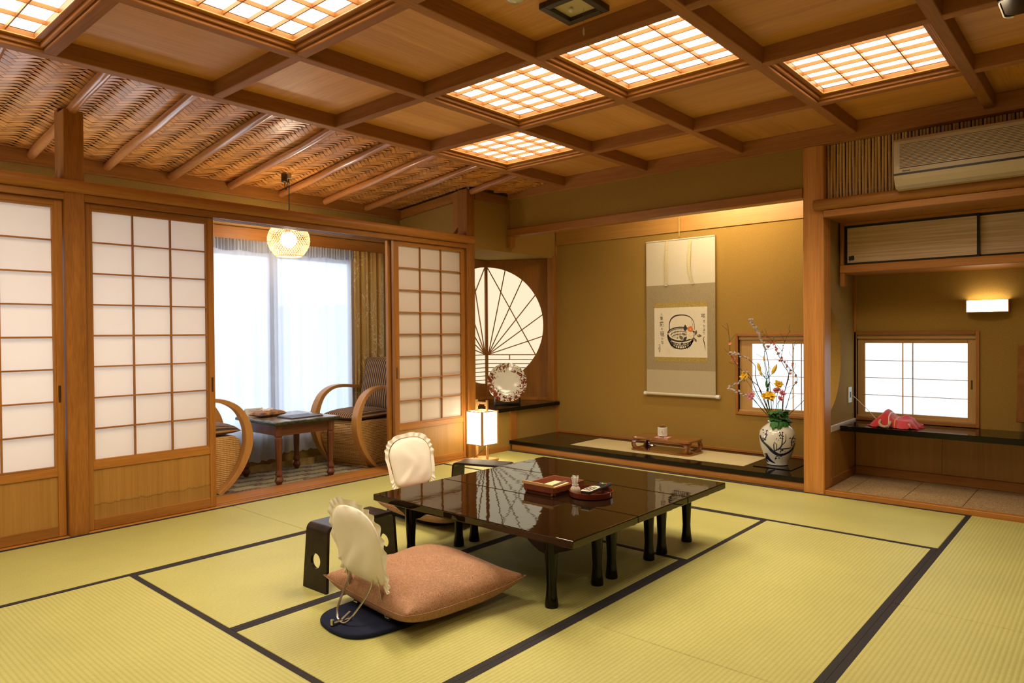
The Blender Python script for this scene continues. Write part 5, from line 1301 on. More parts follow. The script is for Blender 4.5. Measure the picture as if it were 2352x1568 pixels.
# ------------------------------------------------------------------ legless chairs
def backrest_mesh():
    mb = MB(); K = 44
    hw, H0, H1 = .155, .145, .442
    out = []
    for k in range(K):
        t = 2 * pi * k / K; c, s_ = cos(t), sin(t); e = 2.0 / (2.6 if s_ > 0 else 6.0); a = abs(c) ** e * (1 if c > 0 else -1); b = abs(s_) ** e * (1 if s_ > 0 else -1)
        wid = 1.0 + .10 * max(0, sin((b + .2) * 1.6)) - .04 * (b < -.5)
        out.append((a * hw * wid, (H0 + H1) / 2 + b * (H1 - H0) / 2))
    return out, K
def chair(label, loc, rz, seed):
    rnd = random.Random(seed)
    t = thing('legless_chair', label, 'chair', loc, rz, 'legless floor chairs with white backrest covers')
    part('seat_board', MB().prism(rr_seat, 'z', 0.0, .017), M['navy'], t, bevel=0.006, seg=2)
    tilt = radians(12); lean = lambda y, z, x=0: Vector((x * cos(tilt) - z * sin(tilt), y, z * cos(tilt) + x * sin(tilt)))
    for s_ in (-1, 1):
        p = [Vector((.055, s_ * .106, .020)), Vector((.02, s_ * .106, .024)), lean(s_ * .106, .05), lean(s_ * .112, .235)]
        mb = MB().bar(p[0], p[1], .005, .022).bar(p[1], p[2], .004, .020, up=(1, 0, 0)).bar(p[2], p[3], .004, .018, up=(1, 0, 0))
        part('side_bar', mb, M['chrome'], t, bevel=0.001)
        part('pivot_pin', MB().tube([(.0, s_ * .118, .030), (.0, s_ * .094, .030)], .008, 10), M['chrome'], t, smooth=True)
    wire = catmull([lean(-.078, .225, .002), lean(-.076, .15, -.022), Vector((-.105, -.058, .065)), Vector((-.125, -.030, .028)), Vector((-.130, 0, .022)), Vector((-.125, .030, .028)), Vector((-.105, .058, .065)), lean(.076, .15, -.022), lean(.078, .225, .002)], 6)
    part('wire_loop', MB().tube(wire, .0042, 8), M['chrome'], t, smooth=True)
    part('ratchet', MB().bar((-.165, 0, .024), (-.085, 0, .024), .010, .010).bar((-.168, 0, .030), (-.158, 0, .030), .014, .022).bar((-.125, 0, .028), (-.090, 0, .048), .010, .010), M['chrome'], t, bevel=0.002)
    out, K = backrest_mesh(); cz = .30
    def cover(sgn, thick):
        g = MB()
        for ring in range(9):
            r = ring / 8
            for k in range(K):
                a, b = out[k]; a *= r; b = cz + (b - cz) * r
                d = thick * (1 - r ** 3.2) ** .6 if r < 1 else 0
                pull = max(0, (.33 - b) / .18)
                wr = (.0035 + .004 * pull) * sin(a * 55 + 3 * sin(b * 22 + seed) + seed) * (1 - r ** 4) * (.25 + pull) + .003 * sin(b * 30 + a * 12 + seed)
                g.v.append(tuple(lean(a, b, sgn * (d + wr * (1 - r ** 6)) + .003)))
        for ring in range(8):
            for k in range(K):
                k2 = (k + 1) % K; g.f.append((ring * K + k, ring * K + k2, (ring + 1) * K + k2, (ring + 1) * K + k))
        return g
    g = cover(1, .030); n0 = len(g.v); h_ = cover(-1, .020); g.v += h_.v; g.f += [tuple(n0 + i for i in reversed(f)) for f in h_.f]
    me = g.mesh('backrest_cover', M['white_cloth'], False); bm = bmesh.new(); bm.from_mesh(me); bmesh.ops.remove_doubles(bm, verts=bm.verts, dist=.0006); bmesh.ops.recalc_face_normals(bm, faces=bm.faces); bm.to_mesh(me); bm.free()
    me.polygons.foreach_set('use_smooth', [True] * len(me.polygons))
    cv = put('backrest_cover', me, t); sub = cv.modifiers.new('smooth', 'SUBSURF'); sub.levels = 1; sub.render_levels = 1
    # frill around sides and top
    fr_ = MB(); rows = 3; idx = [k for k in range(K) if True]; seq = []
    KK = 420; ks = [(-6.5 + (K / 2 + 13) * i / (KK - 1)) for i in range(KK)]
    for i, kk in enumerate(ks):
        k0 = int(math.floor(kk)) % K; fr2 = kk - math.floor(kk); a = lerp(out[k0][0], out[(k0 + 1) % K][0], fr2); b = lerp(out[k0][1], out[(k0 + 1) % K][1], fr2)
        d = Vector((a, b - .29)); d.normalize()
        for r in range(rows):
            q = r / (rows - 1); amp = .0050 * q; rad = .027 * q * (1 + .08 * sin(i * .17 + seed) + .10 * sin(i * .05))
            fr_.v.append(tuple(lean(a + d.x * (rad - .002), b + d.y * (rad - .002), amp * sin(i * .30 + 1.4 * sin(i * .07 + seed)) + .003)))
    for i in range(KK - 1):
        for r in range(rows - 1): fr_.f.append((i * rows + r, (i + 1) * rows + r, (i + 1) * rows + r + 1, i * rows + r + 1))
    f = part('frill', fr_, M['white_cloth'], cv, smooth=True)
    return t
rr_seat = [tuple(p.to_2d()) for p in catmull([(a, b, 0) for a, b in ((-.178, 0), (-.165, .085), (-.115, .140), (-.02, .160), (.12, .165), (.30, .160), (.345, .11), (.35, 0), (.345, -.11), (.30, -.160), (.12, -.165), (-.02, -.160), (-.115, -.140), (-.165, -.085), (-.178, 0))], 4)[:-1]]
chair('legless floor chair with white frilled cover seen from behind, its steel hinge showing', (1.570, 2.086, 0.0015), radians(-5), 1)
chair('legless floor chair with white frilled cover facing the camera beyond the tables', (2.700, 3.135, 0.0015), radians(-90), 5)
def embossed():
    m, nt, b = new_mat('salmon_embossed_fabric')
    tc = nd(nt, 'ShaderNodeTexCoord'); n = nd(nt, 'ShaderNodeTexNoise', Scale=70, Detail=1, Distortion=2.2); link(nt, tc.outputs['Object'], n.inputs['Vector'])
    w = nd(nt, 'ShaderNodeMath', operation='MULTIPLY'); w.inputs[1].default_value = 26; link(nt, n.outputs['Fac'], w.inputs[0])
    s_ = nd(nt, 'ShaderNodeMath', operation='SINE'); link(nt, w.outputs[0], s_.inputs[0])
    r = ramp(nt, [(.0, (.23, .098, .042)), (.45, (.33, .150, .068)), (1, (.41, .20, .095))]); mr = nd(nt, 'ShaderNodeMapRange'); mr.inputs['From Min'].default_value = -1; link(nt, s_.outputs[0], mr.inputs['Value'])
    link(nt, mr.outputs[0], r.inputs[0]); link(nt, r.outputs[0], b.inputs['Base Color']); b.inputs['Roughness'].default_value = .62; b.inputs['Sheen Weight'].default_value = .15
    bp = nd(nt, 'ShaderNodeBump', Strength=.5, Distance=.0012); link(nt, mr.outputs[0], bp.inputs['Height']); link(nt, bp.outputs[0], b.inputs['Normal'])
    return m
M['zabuton'] = embossed()
def cushion(label, loc, rz, S, Hh, seed):
    mb = MB(); N = 40
    def surf(u, v, up):
        a, b = lerp(-1, 1, u), lerp(-1, 1, v)
        ea, eb = 1 - abs(a) ** 2.6, 1 - abs(b) ** 2.6
        h = (max(0, ea) ** .52) * (max(0, eb) ** .52)
        pin = 1 - .085 * (1 - b * b); pib = 1 - .085 * (1 - a * a)
        x, y = a * S / 2 * pin, b * S / 2 * pib
        r = max(abs(a), abs(b)); corner = (abs(a) * abs(b)) ** 2.5
        wr = .006 * sin(a * 7 + b * 5 + seed) * h + .010 * corner * sin(12 * (abs(a) - abs(b)) + seed) * (1 if r < .985 else .3)
        seam = .062 + .028 * corner
        if up: z = seam + h * Hh + wr * (.3 + h)
        else: z = max(0.0, seam - h ** .8 * .075)
        return (x, y, z)
    mb.grid(lambda u, v: surf(u, v, True), N, N); n0 = len(mb.v); g = MB().grid(lambda u, v: surf(u, v, False), N, N)
    mb.v += g.v; mb.f += [tuple(n0 + i for i in reversed(f)) for f in g.f]
    me = mb.mesh('cushion_cover', M['zabuton']); bm = bmesh.new(); bm.from_mesh(me); bmesh.ops.remove_doubles(bm, verts=bm.verts, dist=.002); bmesh.ops.recalc_face_normals(bm, faces=bm.faces); bm.to_mesh(me); bm.free()
    me.polygons.foreach_set('use_smooth', [True] * len(me.polygons))
    t = thing('floor_cushion', label, 'cushion', loc, rz, 'salmon floor cushions'); put('cushion_cover', me, t)
    pp = []
    for k in range(4 * 18):
        sde, q = divmod(k, 18); q = q / 18 * 2 - 1
        a, b = ((q, -1), (1, q), (-q, 1), (-1, -q))[sde]; u, v = (a + 1) / 2, (b + 1) / 2; pp.append(surf(u, v, True))
    pp.append(pp[0]); part('piping', MB().tube(pp, .0016, 5), M['zabuton'], t, smooth=True)
    return t
cushion('plump salmon floor cushion on the chair whose steel hinge shows', (1.790, 2.045, .0195), radians(-5), .56, .105, 2)
cushion('salmon floor cushion tucked behind the lacquer table legs', (2.715, 2.915, .0195), radians(-88), .56, .085, 6)
# bentwood armrests
M['bent'] = wood('black_bentwood', (0.010, 0.007, 0.006), (0.028, 0.017, 0.012), 'x', rough=0.3, spec=0.2, scale=20, vary=0.02)
def armrest(label, loc, rz):
    t = thing('armrest_stand', label, 'armrest', loc, rz, 'bentwood armrests'); th = .013
    path = []
    for i in range(7):
        a = pi - pi / 2 * i / 6; path.append((-.150 + .030 * cos(a), .235 + .030 * sin(a)))
    path += [(-x, z) for x, z in reversed(path)]
    mid = MB(); n_ = len(path); W_ = .0725
    out = []
    for i, (x, z) in enumerate(path):
        p0, p1 = path[max(0, i - 1)], path[min(n_ - 1, i + 1)]; d = Vector((p1[0] - p0[0], p1[1] - p0[1])).normalized(); nrm = Vector((d.y, -d.x))
        for q in ((0, -W_), (0, W_), (th, W_), (th, -W_)): mid.v.append((x + nrm.x * q[0], q[1], z + nrm.y * q[0]))
    for i in range(n_ - 1):
        for k in range(4): k2 = (k + 1) % 4; mid.f.append((4 * i + k, 4 * i + k2, 4 * i + 4 + k2, 4 * i + 4 + k))
    mid.f += [(0, 1, 2, 3), tuple(4 * (n_ - 1) + k for k in (3, 2, 1, 0))]
    part('arm_top', mid, M['bent'], t, smooth=True)
    for s_ in (-1, 1):
        fn = lambda a, b, q: Vector((s_ * (.180 + .014 * (1 - b / .236) - q), a * (1 + .10 * (1 - b / .236)), b))
        lg = plate_hole(MB(), -W_, W_, 0.0, .236, .118, .031, fn, 0, th, n=10)
        part('side_leg', lg, M['bent'], t)
    return t
armrest('black bentwood armrest between the chair with the hinge and the table', (1.780, 2.500, .0015), radians(2))
armrest('black bentwood armrest beside the paper lantern, beyond the tables', (3.045, 2.925, .0015), radians(-72))

# ------------------------------------------------------------------ paper floor lantern
ln = thing('paper_lantern', 'square white paper floor lantern with a wooden handle beside the corner post', 'lantern', (4.085, 3.940, 0.0015))
M['lw'] = wood('lantern_wood', (0.42, 0.22, 0.07), (0.54, 0.30, 0.11), 'z', vary=.04)
hw = .088
part('base', bx(-.098, .098, -.098, .098, .012, .026), M['lw'], ln, bevel=0.002)
for a in (-1, 1):
    for b in (-1, 1): part('foot', bx(a * .08 - .012, a * .08 + .012, b * .08 - .012, b * .08 + .012, 0, .012), M['lw'], ln)
zb, zt = .150, .415
for a in (-1, 1):
    part('upright', bx(a * .045 - .008 if 0 else -.008, .008, a * .058 - .007, a * .058 + .007, .026, zb), M['lw'], ln)
    part('handle_post', bx(-.008, .008, a * .058 - .007, a * .058 + .007, zt, .505), M['lw'], ln)
part('handle_bar', bx(-.006, .006, -.05, .05, .472, .490), M['lw'], ln, bevel=0.002)
for a in (-1, 1): part('handle_bracket', bx(-.006, .006, a * .044 - .008, a * .044 + .008, .458, .471), M['lw'], ln)
for a in (-1, 1):
    for b in (-1, 1): part('corner_post', bx(a * hw - .0085, a * hw + .0085, b * hw - .0085, b * hw + .0085, zb - .006, zt + .004), M['lw'], ln, bevel=0.001)
    for z0 in (zb - .004, zt - .003):
        part('frame_bar', bx(-hw + .0086, hw - .0086, a * hw - .004, a * hw + .004, z0, z0 + .006), M['lw'], ln)
        part('frame_bar', bx(a * hw - .004, a * hw + .004, -hw + .0086, hw - .0086, z0, z0 + .006), M['lw'], ln)
    part('paper', bx(-hw + .0087, hw - .0087, a * hw - .002, a * hw - .0012, zb + .0025, zt - .0035), M['lantern_paper'], ln)
    part('paper', bx(a * hw - .002, a * hw - .0012, -hw + .0087, hw - .0087, zb + .0025, zt - .0035), M['lantern_paper'], ln)
part('cross_bar', bx(-.008, .008, -hw, hw, zt - .004, zt + .004), M['lw'], ln)
part('cross_bar', bx(-.008, .008, -hw, hw, zb - .006, zb + .002), M['lw'], ln)
part('bulb', MB().ball((0, 0, .25), .03, 12, 8), M['bulb'], ln, smooth=True)
part('lamp_cord', MB().tube(catmull([(0, 0, .15), (.01, -.02, .12), (-.01, .03, .06), (-.03, .06, .03), (-.02, .12, .004), (-.06, .15, .004)], 6), .0028, 6), M['dark_x'], ln, smooth=True)

# ------------------------------------------------------------------ pendant lamp in the veranda
PX, PY = 2.745, 4.60
pd = thing('pendant_lamp', 'round woven bamboo pendant lamp with a bare glowing bulb', 'pendant lamp', (PX, PY, 1.735))
zc_ = zw(PY) - 1.735
part('ceiling_hook', bx(.000, .022, -.010, .012, zc_ - .030, zc_ + .004), M['cream_plastic'], pd)
part('cord_box', MB().lathe([(.018, zc_ - .062), (.022, zc_ - .058), (.022, zc_ - .006), (.019, zc_ - .002)], 14, (-.03, .0, 0)), M['black'], pd, smooth=True)
part('cord', MB().tube([(.008, 0, zc_ - .028), (.006, 0, .2), (0, 0, .10)], .0028, 6).tube(catmull([(-.028, 0, zc_ - .06), (-.026, 0, zc_ - .10), (-.018, 0, zc_ - .115), (-.010, 0, zc_ - .09), (.004, 0, zc_ - .035)], 5), .0026, 6), M['black'], pd, smooth=True)
part('socket', MB().lathe([(.020, .060), (.022, .065), (.022, .11), (.012, .125)], 14), M['dark_z'], pd, smooth=True)
part('bulb', MB().ball((0, 0, .012), .057, 20, 14), M['bulb'], pd, smooth=True)
shd = MB()
def pr(t): # shade radius along height, t 0 bottom .. 1 top
    z = lerp(-.108, .118, t); return (.076 + .074 * sin(pi * min(1, max(0, t * .86 + .05))) ** .8, z)
NS = 44
for dr in (-1, 1):
    for k in range(NS):
        a0 = 2 * pi * k / NS; pts = []
        for i in range(11):
            t = i / 10; r, z = pr(t); a = a0 + dr * t * 1.15; rr2 = r + .0012 * dr * (1 if i % 2 else -1); pts.append((rr2 * cos(a), rr2 * sin(a), z))
        shd.tube(pts, .0016, 4, flat=.6)
M['shade'] = translucent('bamboo_strand', (0.74, 0.55, 0.35), 0.5, tcol=(.92, .72, .46))
part('woven_shade', shd, M['shade'], pd, kind='stuff')
for t in (0, 1):
    r, z = pr(t); part('rim_ring', MB().tube([(r * cos(2 * pi * k / 32), r * sin(2 * pi * k / 32), z) for k in range(33)], .0042, 6, cap=False), M['shade'], pd, smooth=True)

# ------------------------------------------------------------------ veranda curtains
def sheer():
    m = bpy.data.materials.new('sheer_curtain'); m.use_nodes = True; nt = m.node_tree; nt.nodes.clear()
    o = nd(nt, 'ShaderNodeOutputMaterial'); t = nd(nt, 'ShaderNodeBsdfTransparent'); d = nd(nt, 'ShaderNodeBsdfDiffuse'); tl = nd(nt, 'ShaderNodeBsdfTranslucent')
    d.inputs[0].default_value = (.80, .80, .82, 1); tl.inputs[0].default_value = (.36, .405, .48, 1); t.inputs[0].default_value = (.95, .97, 1, 1)
    a = nd(nt, 'ShaderNodeMixShader'); a.inputs[0].default_value = .55; link(nt, d.outputs[0], a.inputs[1]); link(nt, tl.outputs[0], a.inputs[2])
    b = nd(nt, 'ShaderNodeMixShader'); b.inputs[0].default_value = .13; link(nt, a.outputs[0], b.inputs[1]); link(nt, t.outputs[0], b.inputs[2]); link(nt, b.outputs[0], o.inputs[0])
    return m
M['sheer'] = sheer()
cu = thing('sheer_curtain', 'white sheer curtain with a gathered heading across the big window', 'curtain', (2.75, 5.028, 0.03))
rnd = random.Random(9)
def fold(x): return .011 * sin(x * 36 + 1.3 * sin(x * 5)) + .006 * sin(x * 83 + 2 * sin(x * 9)) + .004 * sin(x * 17)
def sheet(x0, x1, z0, z1, amp=1.0, flare=0.0, n_=260, nz=8): return MB().grid(lambda u, v: (lerp(x0, x1, u) - 2.75, fold(lerp(x0, x1, u)) * amp * (1 - .35 * v + flare * (1 - v)), lerp(z0, z1, v) - .03 + .006 * sin(u * 60) * (1 - v)), n_, nz)
part('sheer_panel', sheet(2.05, 2.86, 0.07, 1.765, 1.0, .4), M['sheer'], cu, smooth=True)
part('sheer_panel', sheet(2.83, 3.62, 0.11, 1.765, 1.0, .4, 140), M['sheer'], cu, smooth=True)
hd = MB().grid(lambda u, v: (lerp(2.05, 3.62, u) - 2.75, -.012 + .010 * sin(u * 380) + .004 * sin(u * 173), lerp(1.690 + .006 * sin(u * 40), 1.775, v) - .03), 600, 3)
part('gathered_heading', hd, M['sheer'], cu, smooth=True)
def drape_mat():
    m, nt, b = new_mat('gold_grass_drape')
    tc = nd(nt, 'ShaderNodeTexCoord'); mp = nd(nt, 'ShaderNodeMapping'); mp.inputs['Scale'].default_value = (9, 0, 3.2); link(nt, tc.outputs['Object'], mp.inputs[0])
    n = nd(nt, 'ShaderNodeTexNoise', Scale=1.6, Detail=2, Distortion=1.2); link(nt, mp.outputs[0], n.inputs['Vector'])
    w = nd(nt, 'ShaderNodeMath', operation='MULTIPLY'); w.inputs[1].default_value = 62; link(nt, n.outputs['Fac'], w.inputs[0]); s_ = nd(nt, 'ShaderNodeMath', operation='SINE'); link(nt, w.outputs[0], s_.inputs[0])
    n2 = nd(nt, 'ShaderNodeTexNoise', Scale=.9, Detail=1); link(nt, mp.outputs[0], n2.inputs['Vector'])
    ml = nd(nt, 'ShaderNodeMath', operation='MULTIPLY'); link(nt, s_.outputs[0], ml.inputs[0]); link(nt, n2.outputs['Fac'], ml.inputs[1])
    r = ramp(nt, [(.40, (.56, .36, .10)), (.50, (.74, .60, .33))]); link(nt, ml.outputs[0], r.inputs[0]); link(nt, r.outputs[0], b.inputs['Base Color']); b.inputs['Roughness'].default_value = .7
    b.inputs['Sheen Weight'].default_value = .2
    return m
dr = thing('drape', 'gold patterned drape with pale grass blades at the window side', 'curtain', (3.77, 5.022, 0.06))
dm = MB().grid(lambda u, v: (lerp(-.178, .172, u), .016 * sin(u * 26 + .6 * sin(u * 7)) * (1 - .25 * v) + .010 * sin(u * 49), lerp(0, 1.715, v)), 140, 12)
dp = part('drape_cloth', dm, drape_mat(), dr, smooth=True); so = dp.modifiers.new('thick', 'SOLIDIFY'); so.thickness = .002
dr2 = solo('low_drape_hem', MB().grid(lambda u, v: (lerp(-.75, .40, u), .02 * sin(u * 40) + .008 * sin(u * 71), lerp(0, .055, v)), 130, 3), M['gold_hem'] if 'gold_hem' in M else mottled('ochre_cloth', (.34, .22, .08), (.46, .32, .13), 30, .85, .1), 'crumpled ochre cloth hem along the floor below the sheer curtain', 'cloth', (3.05, 5.015, -.0085), smooth=True)
# rug
def rug_mat():
    m, nt, b = new_mat('stepped_rug')
    tc = nd(nt, 'ShaderNodeTexCoord'); sp_ = nd(nt, 'ShaderNodeSeparateXYZ'); link(nt, tc.outputs['Object'], sp_.inputs[0])
    def math_(op, a, b_=None, c=None):
        n = nd(nt, 'ShaderNodeMath', operation=op)
        for i, v in enumerate((a, b_, c)):
            if v is None: continue
            if isinstance(v, (int, float)): n.inputs[i].default_value = v
            else: link(nt, v, n.inputs[i])
        return n.outputs[0]
    cell = .042
    fx = math_('FLOOR', math_('DIVIDE', sp_.outputs['X'], cell * 2)); fy = math_('FLOOR', math_('DIVIDE', sp_.outputs['Y'], cell))
    # stepped diagonal bands
    k = math_('MODULO', math_('ADD', math_('ADD', fx, math_('MULTIPLY', fy, 2)), 700), 7)
    band = math_('LESS_THAN', k, 3)
    edge = math_('LESS_THAN', sp_.outputs['Y'], -.255)
    n = nd(nt, 'ShaderNodeTexNoise', Scale=130, Detail=2); link(nt, tc.outputs['Object'], n.inputs['Vector'])
    dark = ramp(nt, [(.40, (.07, .018, .016)), (.50, (.15, .05, .04)), (.57, (.28, .20, .13))]); link(nt, n.outputs['Fac'], dark.inputs[0])
    pale = ramp(nt, [(.3, (.26, .24, .12)), (.7, (.33, .31, .17))]); link(nt, n.outputs['Fac'], pale.inputs[0])
    mx = nd(nt, 'ShaderNodeMix', data_type='RGBA'); link(nt, math_('MAXIMUM', band, edge), mx.inputs[0]); link(nt, pale.outputs[0], mx.inputs[6]); link(nt, dark.outputs[0], mx.inputs[7])
    e2 = math_('LESS_THAN', sp_.outputs['Y'], -.302); mx2 = nd(nt, 'ShaderNodeMix', data_type='RGBA'); link(nt, e2, mx2.inputs[0]); link(nt, mx.outputs[2], mx2.inputs[6]); mx2.inputs[7].default_value = (.11, .13, .085, 1)
    link(nt, mx2.outputs[2], b.inputs['Base Color']); b.inputs['Roughness'].default_value = .95
    return m
solo('rug', bx(-1.6, 1.20, -.315, .31, 0, .011), rug_mat(), 'veranda rug with stepped pale green and maroon pattern', 'rug', (2.95, 4.737, -.0195))
RZ = -.0082

# ------------------------------------------------------------------ veranda table
M['redwood'] = wood('dark_red_wood', (0.085, 0.026, 0.010), (0.15, 0.048, 0.018), 'x', rough=.35, vary=.05); M['redwood_z'] = wood('dark_red_wood_z', (0.085, 0.026, 0.010), (0.15, 0.048, 0.018), 'z', rough=.35, vary=.05)
vt = thing('side_table', 'small dark wood table with a green stone top between the wicker chairs', 'table', (2.775, 4.690, RZ))
TT = .452
part('stone_top', bx(-.262, .262, -.285, .285, TT - .020, TT), mottled('green_stone', (.015, .025, .018), (.30, .20, .10), 24, .2, 0), vt, bevel=.006, seg=2)
part('stone_edge', bx(-.266, .266, -.289, .289, TT - .026, TT - .006), mottled('dark_green_stone', (.012, .022, .015), (.05, .06, .04), 30, .2, 0), vt, bevel=.004)
for a in (-1, 1):
    part('apron', bx(-.205, .205, a * .232 - .009, a * .232 + .009, TT - .105, TT - .0265), M['redwood'], vt)
    part('apron', bx(a * .210 - .009, a * .210 + .009, -.223, .223, TT - .105, TT - .0265), M['redwood_z'], vt)
    for b in (-1, 1):
        lg = MB(); sec = [(TT - .0265, .026), (TT - .105, .026), (TT - .112, .020), (TT - .125, .024), (.20, .0205), (.11, .0165), (.085, .024), (.075, .0255), (.060, .017), (.040, .027), (.030, .028), (.0, .013)]
        n0 = 0
        for z, r in sec:
            c = r * .42
            for q in ((r, c), (c, r), (-c, r), (-r, c), (-r, -c), (-c, -r), (c, -r), (r, -c)): lg.v.append((a * .212 + q[0], b * .234 + q[1], z))
        for i in range(len(sec) - 1):
            for j in range(8): j2 = (j + 1) % 8; lg.f.append((i * 8 + j, i * 8 + j2, i * 8 + 8 + j2, i * 8 + 8 + j))
        lg.f += [tuple(reversed(range(8))), tuple((len(sec) - 1) * 8 + j for j in range(8))]
        part('leg', lg, M['redwood_z'], vt)
tb = thing('tissue_box', 'tissue packet in a brown brocade cover on the veranda table', 'tissue box', (2.675, 4.80, RZ + TT + .0005), radians(12))
def pil(u, v, up, sx=.115, sy=.07, h=.036):
    a, b = lerp(-1, 1, u), lerp(-1, 1, v); e = (max(0, 1 - a ** 4) * max(0, 1 - b ** 4)) ** .5
    return (a * sx * (1 + .06 * abs(b) ** 3), b * sy * (1 + .1 * abs(a) ** 3), .018 + (h - .010 if up else -.018) * e + .003 * sin(a * 8 + b * 5) * e * up)
mb = MB().grid(lambda u, v: pil(u, v, 1), 20, 14); n0 = len(mb.v); g = MB().grid(lambda u, v: pil(u, v, 0), 20, 14); mb.v += g.v; mb.f += [tuple(n0 + i for i in reversed(f)) for f in g.f]
part('brocade_cover', mb, mottled('brown_brocade', (.06, .03, .015), (.46, .20, .06), 28, .6, 0.1, detail=3), tb, smooth=True)
part('tissue', MB().grid(lambda u, v: (lerp(-.05, .05, u), .01 * sin(u * 9) + .012 * (v - .5), .040 + .018 * v + .004 * sin(u * 14)), 12, 4), M['white_cloth'], tb, smooth=True)
fo = thing('menu_folder', 'flat dark brown folder on the near side of the veranda table', 'folder', (2.815, 4.585, RZ + TT + .0005), radians(4))
part('cover', bx(-.135, .135, -.095, .095, 0, .0025), plain('dark_leather', (.05, .032, .022), .45), fo); part('cover', bx(-.134, .133, -.093, .094, .0045, .007), plain('dark_leather_top', (.06, .04, .027), .45), fo); part('pages', bx(-.128, .128, -.09, .09, .0025, .0045), M['white'], fo)
cd_ = solo('sign_card', MB().prism([(-.028, 0), (.0, .055), (.028, 0), (.026, 0), (.0, .051), (-.026, 0)], 'x', -.072, .072), plain('card', (.66, .64, .60), .8), 'white folded card standing at the back of the veranda table', 'card', (2.630, 4.925, RZ + TT + .0008))
wl_ = MB()
for z, x0, x1 in ((.040, -.04, .045), (.030, -.05, .05), (.020, -.03, .035)):
    wl_.v += [(x0, -.029 + z * .51, z), (x1, -.029 + z * .51, z), (x1, -.029 + (z + .004) * .51, z + .004), (x0, -.029 + (z + .004) * .51, z + .004)]; n0 = len(wl_.v) - 4; wl_.f.append((n0, n0 + 1, n0 + 2, n0 + 3))
part('printed_lines', wl_, plain('grey_print', (.40, .33, .30), .8), cd_)

# ------------------------------------------------------------------ wicker armchairs
def wicker():
    m, nt, b = new_mat('wicker')
    tc = nd(nt, 'ShaderNodeTexCoord'); br = nd(nt, 'ShaderNodeTexBrick', Scale=1.0); mp = nd(nt, 'ShaderNodeMapping'); mp.inputs['Rotation'].default_value = (radians(90), 0, 0); link(nt, tc.outputs['Object'], mp.inputs[0])
    c1 = nd(nt, 'ShaderNodeTexWave', wave_type='BANDS', bands_direction='X', Scale=2 * pi / (20 * .022)); c2 = nd(nt, 'ShaderNodeTexWave', wave_type='BANDS', bands_direction='Z', Scale=2 * pi / (20 * .013)); c3 = nd(nt, 'ShaderNodeTexWave', wave_type='BANDS', bands_direction='Y', Scale=2 * pi / (20 * .022))
    for c in (c1, c2, c3): link(nt, tc.outputs['Object'], c.inputs['Vector'])
    mx = nd(nt, 'ShaderNodeMath', operation='MAXIMUM'); link(nt, c1.outputs['Fac'], mx.inputs[0]); link(nt, c3.outputs['Fac'], mx.inputs[1])
    mu = nd(nt, 'ShaderNodeMath', operation='MULTIPLY'); link(nt, mx.outputs[0], mu.inputs[0]); link(nt, c2.outputs['Fac'], mu.inputs[1])
    n = nd(nt, 'ShaderNodeTexNoise', Scale=60, Detail=3); link(nt, tc.outputs['Object'], n.inputs['Vector'])
    ad = nd(nt, 'ShaderNodeMath', operation='MULTIPLY_ADD'); ad.inputs[1].default_value = .6; link(nt, n.outputs['Fac'], ad.inputs[0]); link(nt, mu.outputs[0], ad.inputs[2])
    r = ramp(nt, [(.25, (.27, .12, .024)), (.55, (.53, .29, .08)), (1, (.66, .41, .14))]); link(nt, ad.outputs[0], r.inputs[0]); link(nt, r.outputs[0], b.inputs['Base Color']); b.inputs['Roughness'].default_value = .5
    bp = nd(nt, 'ShaderNodeBump', Strength=.6, Distance=.003); link(nt, ad.outputs[0], bp.inputs['Height']); link(nt, bp.outputs[0], b.inputs['Normal'])
    return m
M['wicker'] = wicker(); M['arm_wood'] = wood('bent_arm_wood', (.42, .19, .045), (.54, .27, .075), 'z', rough=.32, vary=.04, coat=.2)
M['stripe'] = striped('brown_striped_cushion', (.055, .030, .016), (.34, .19, .075), 'y', .022, .55, .9, .4, dist=.003, noise_amt=.4)
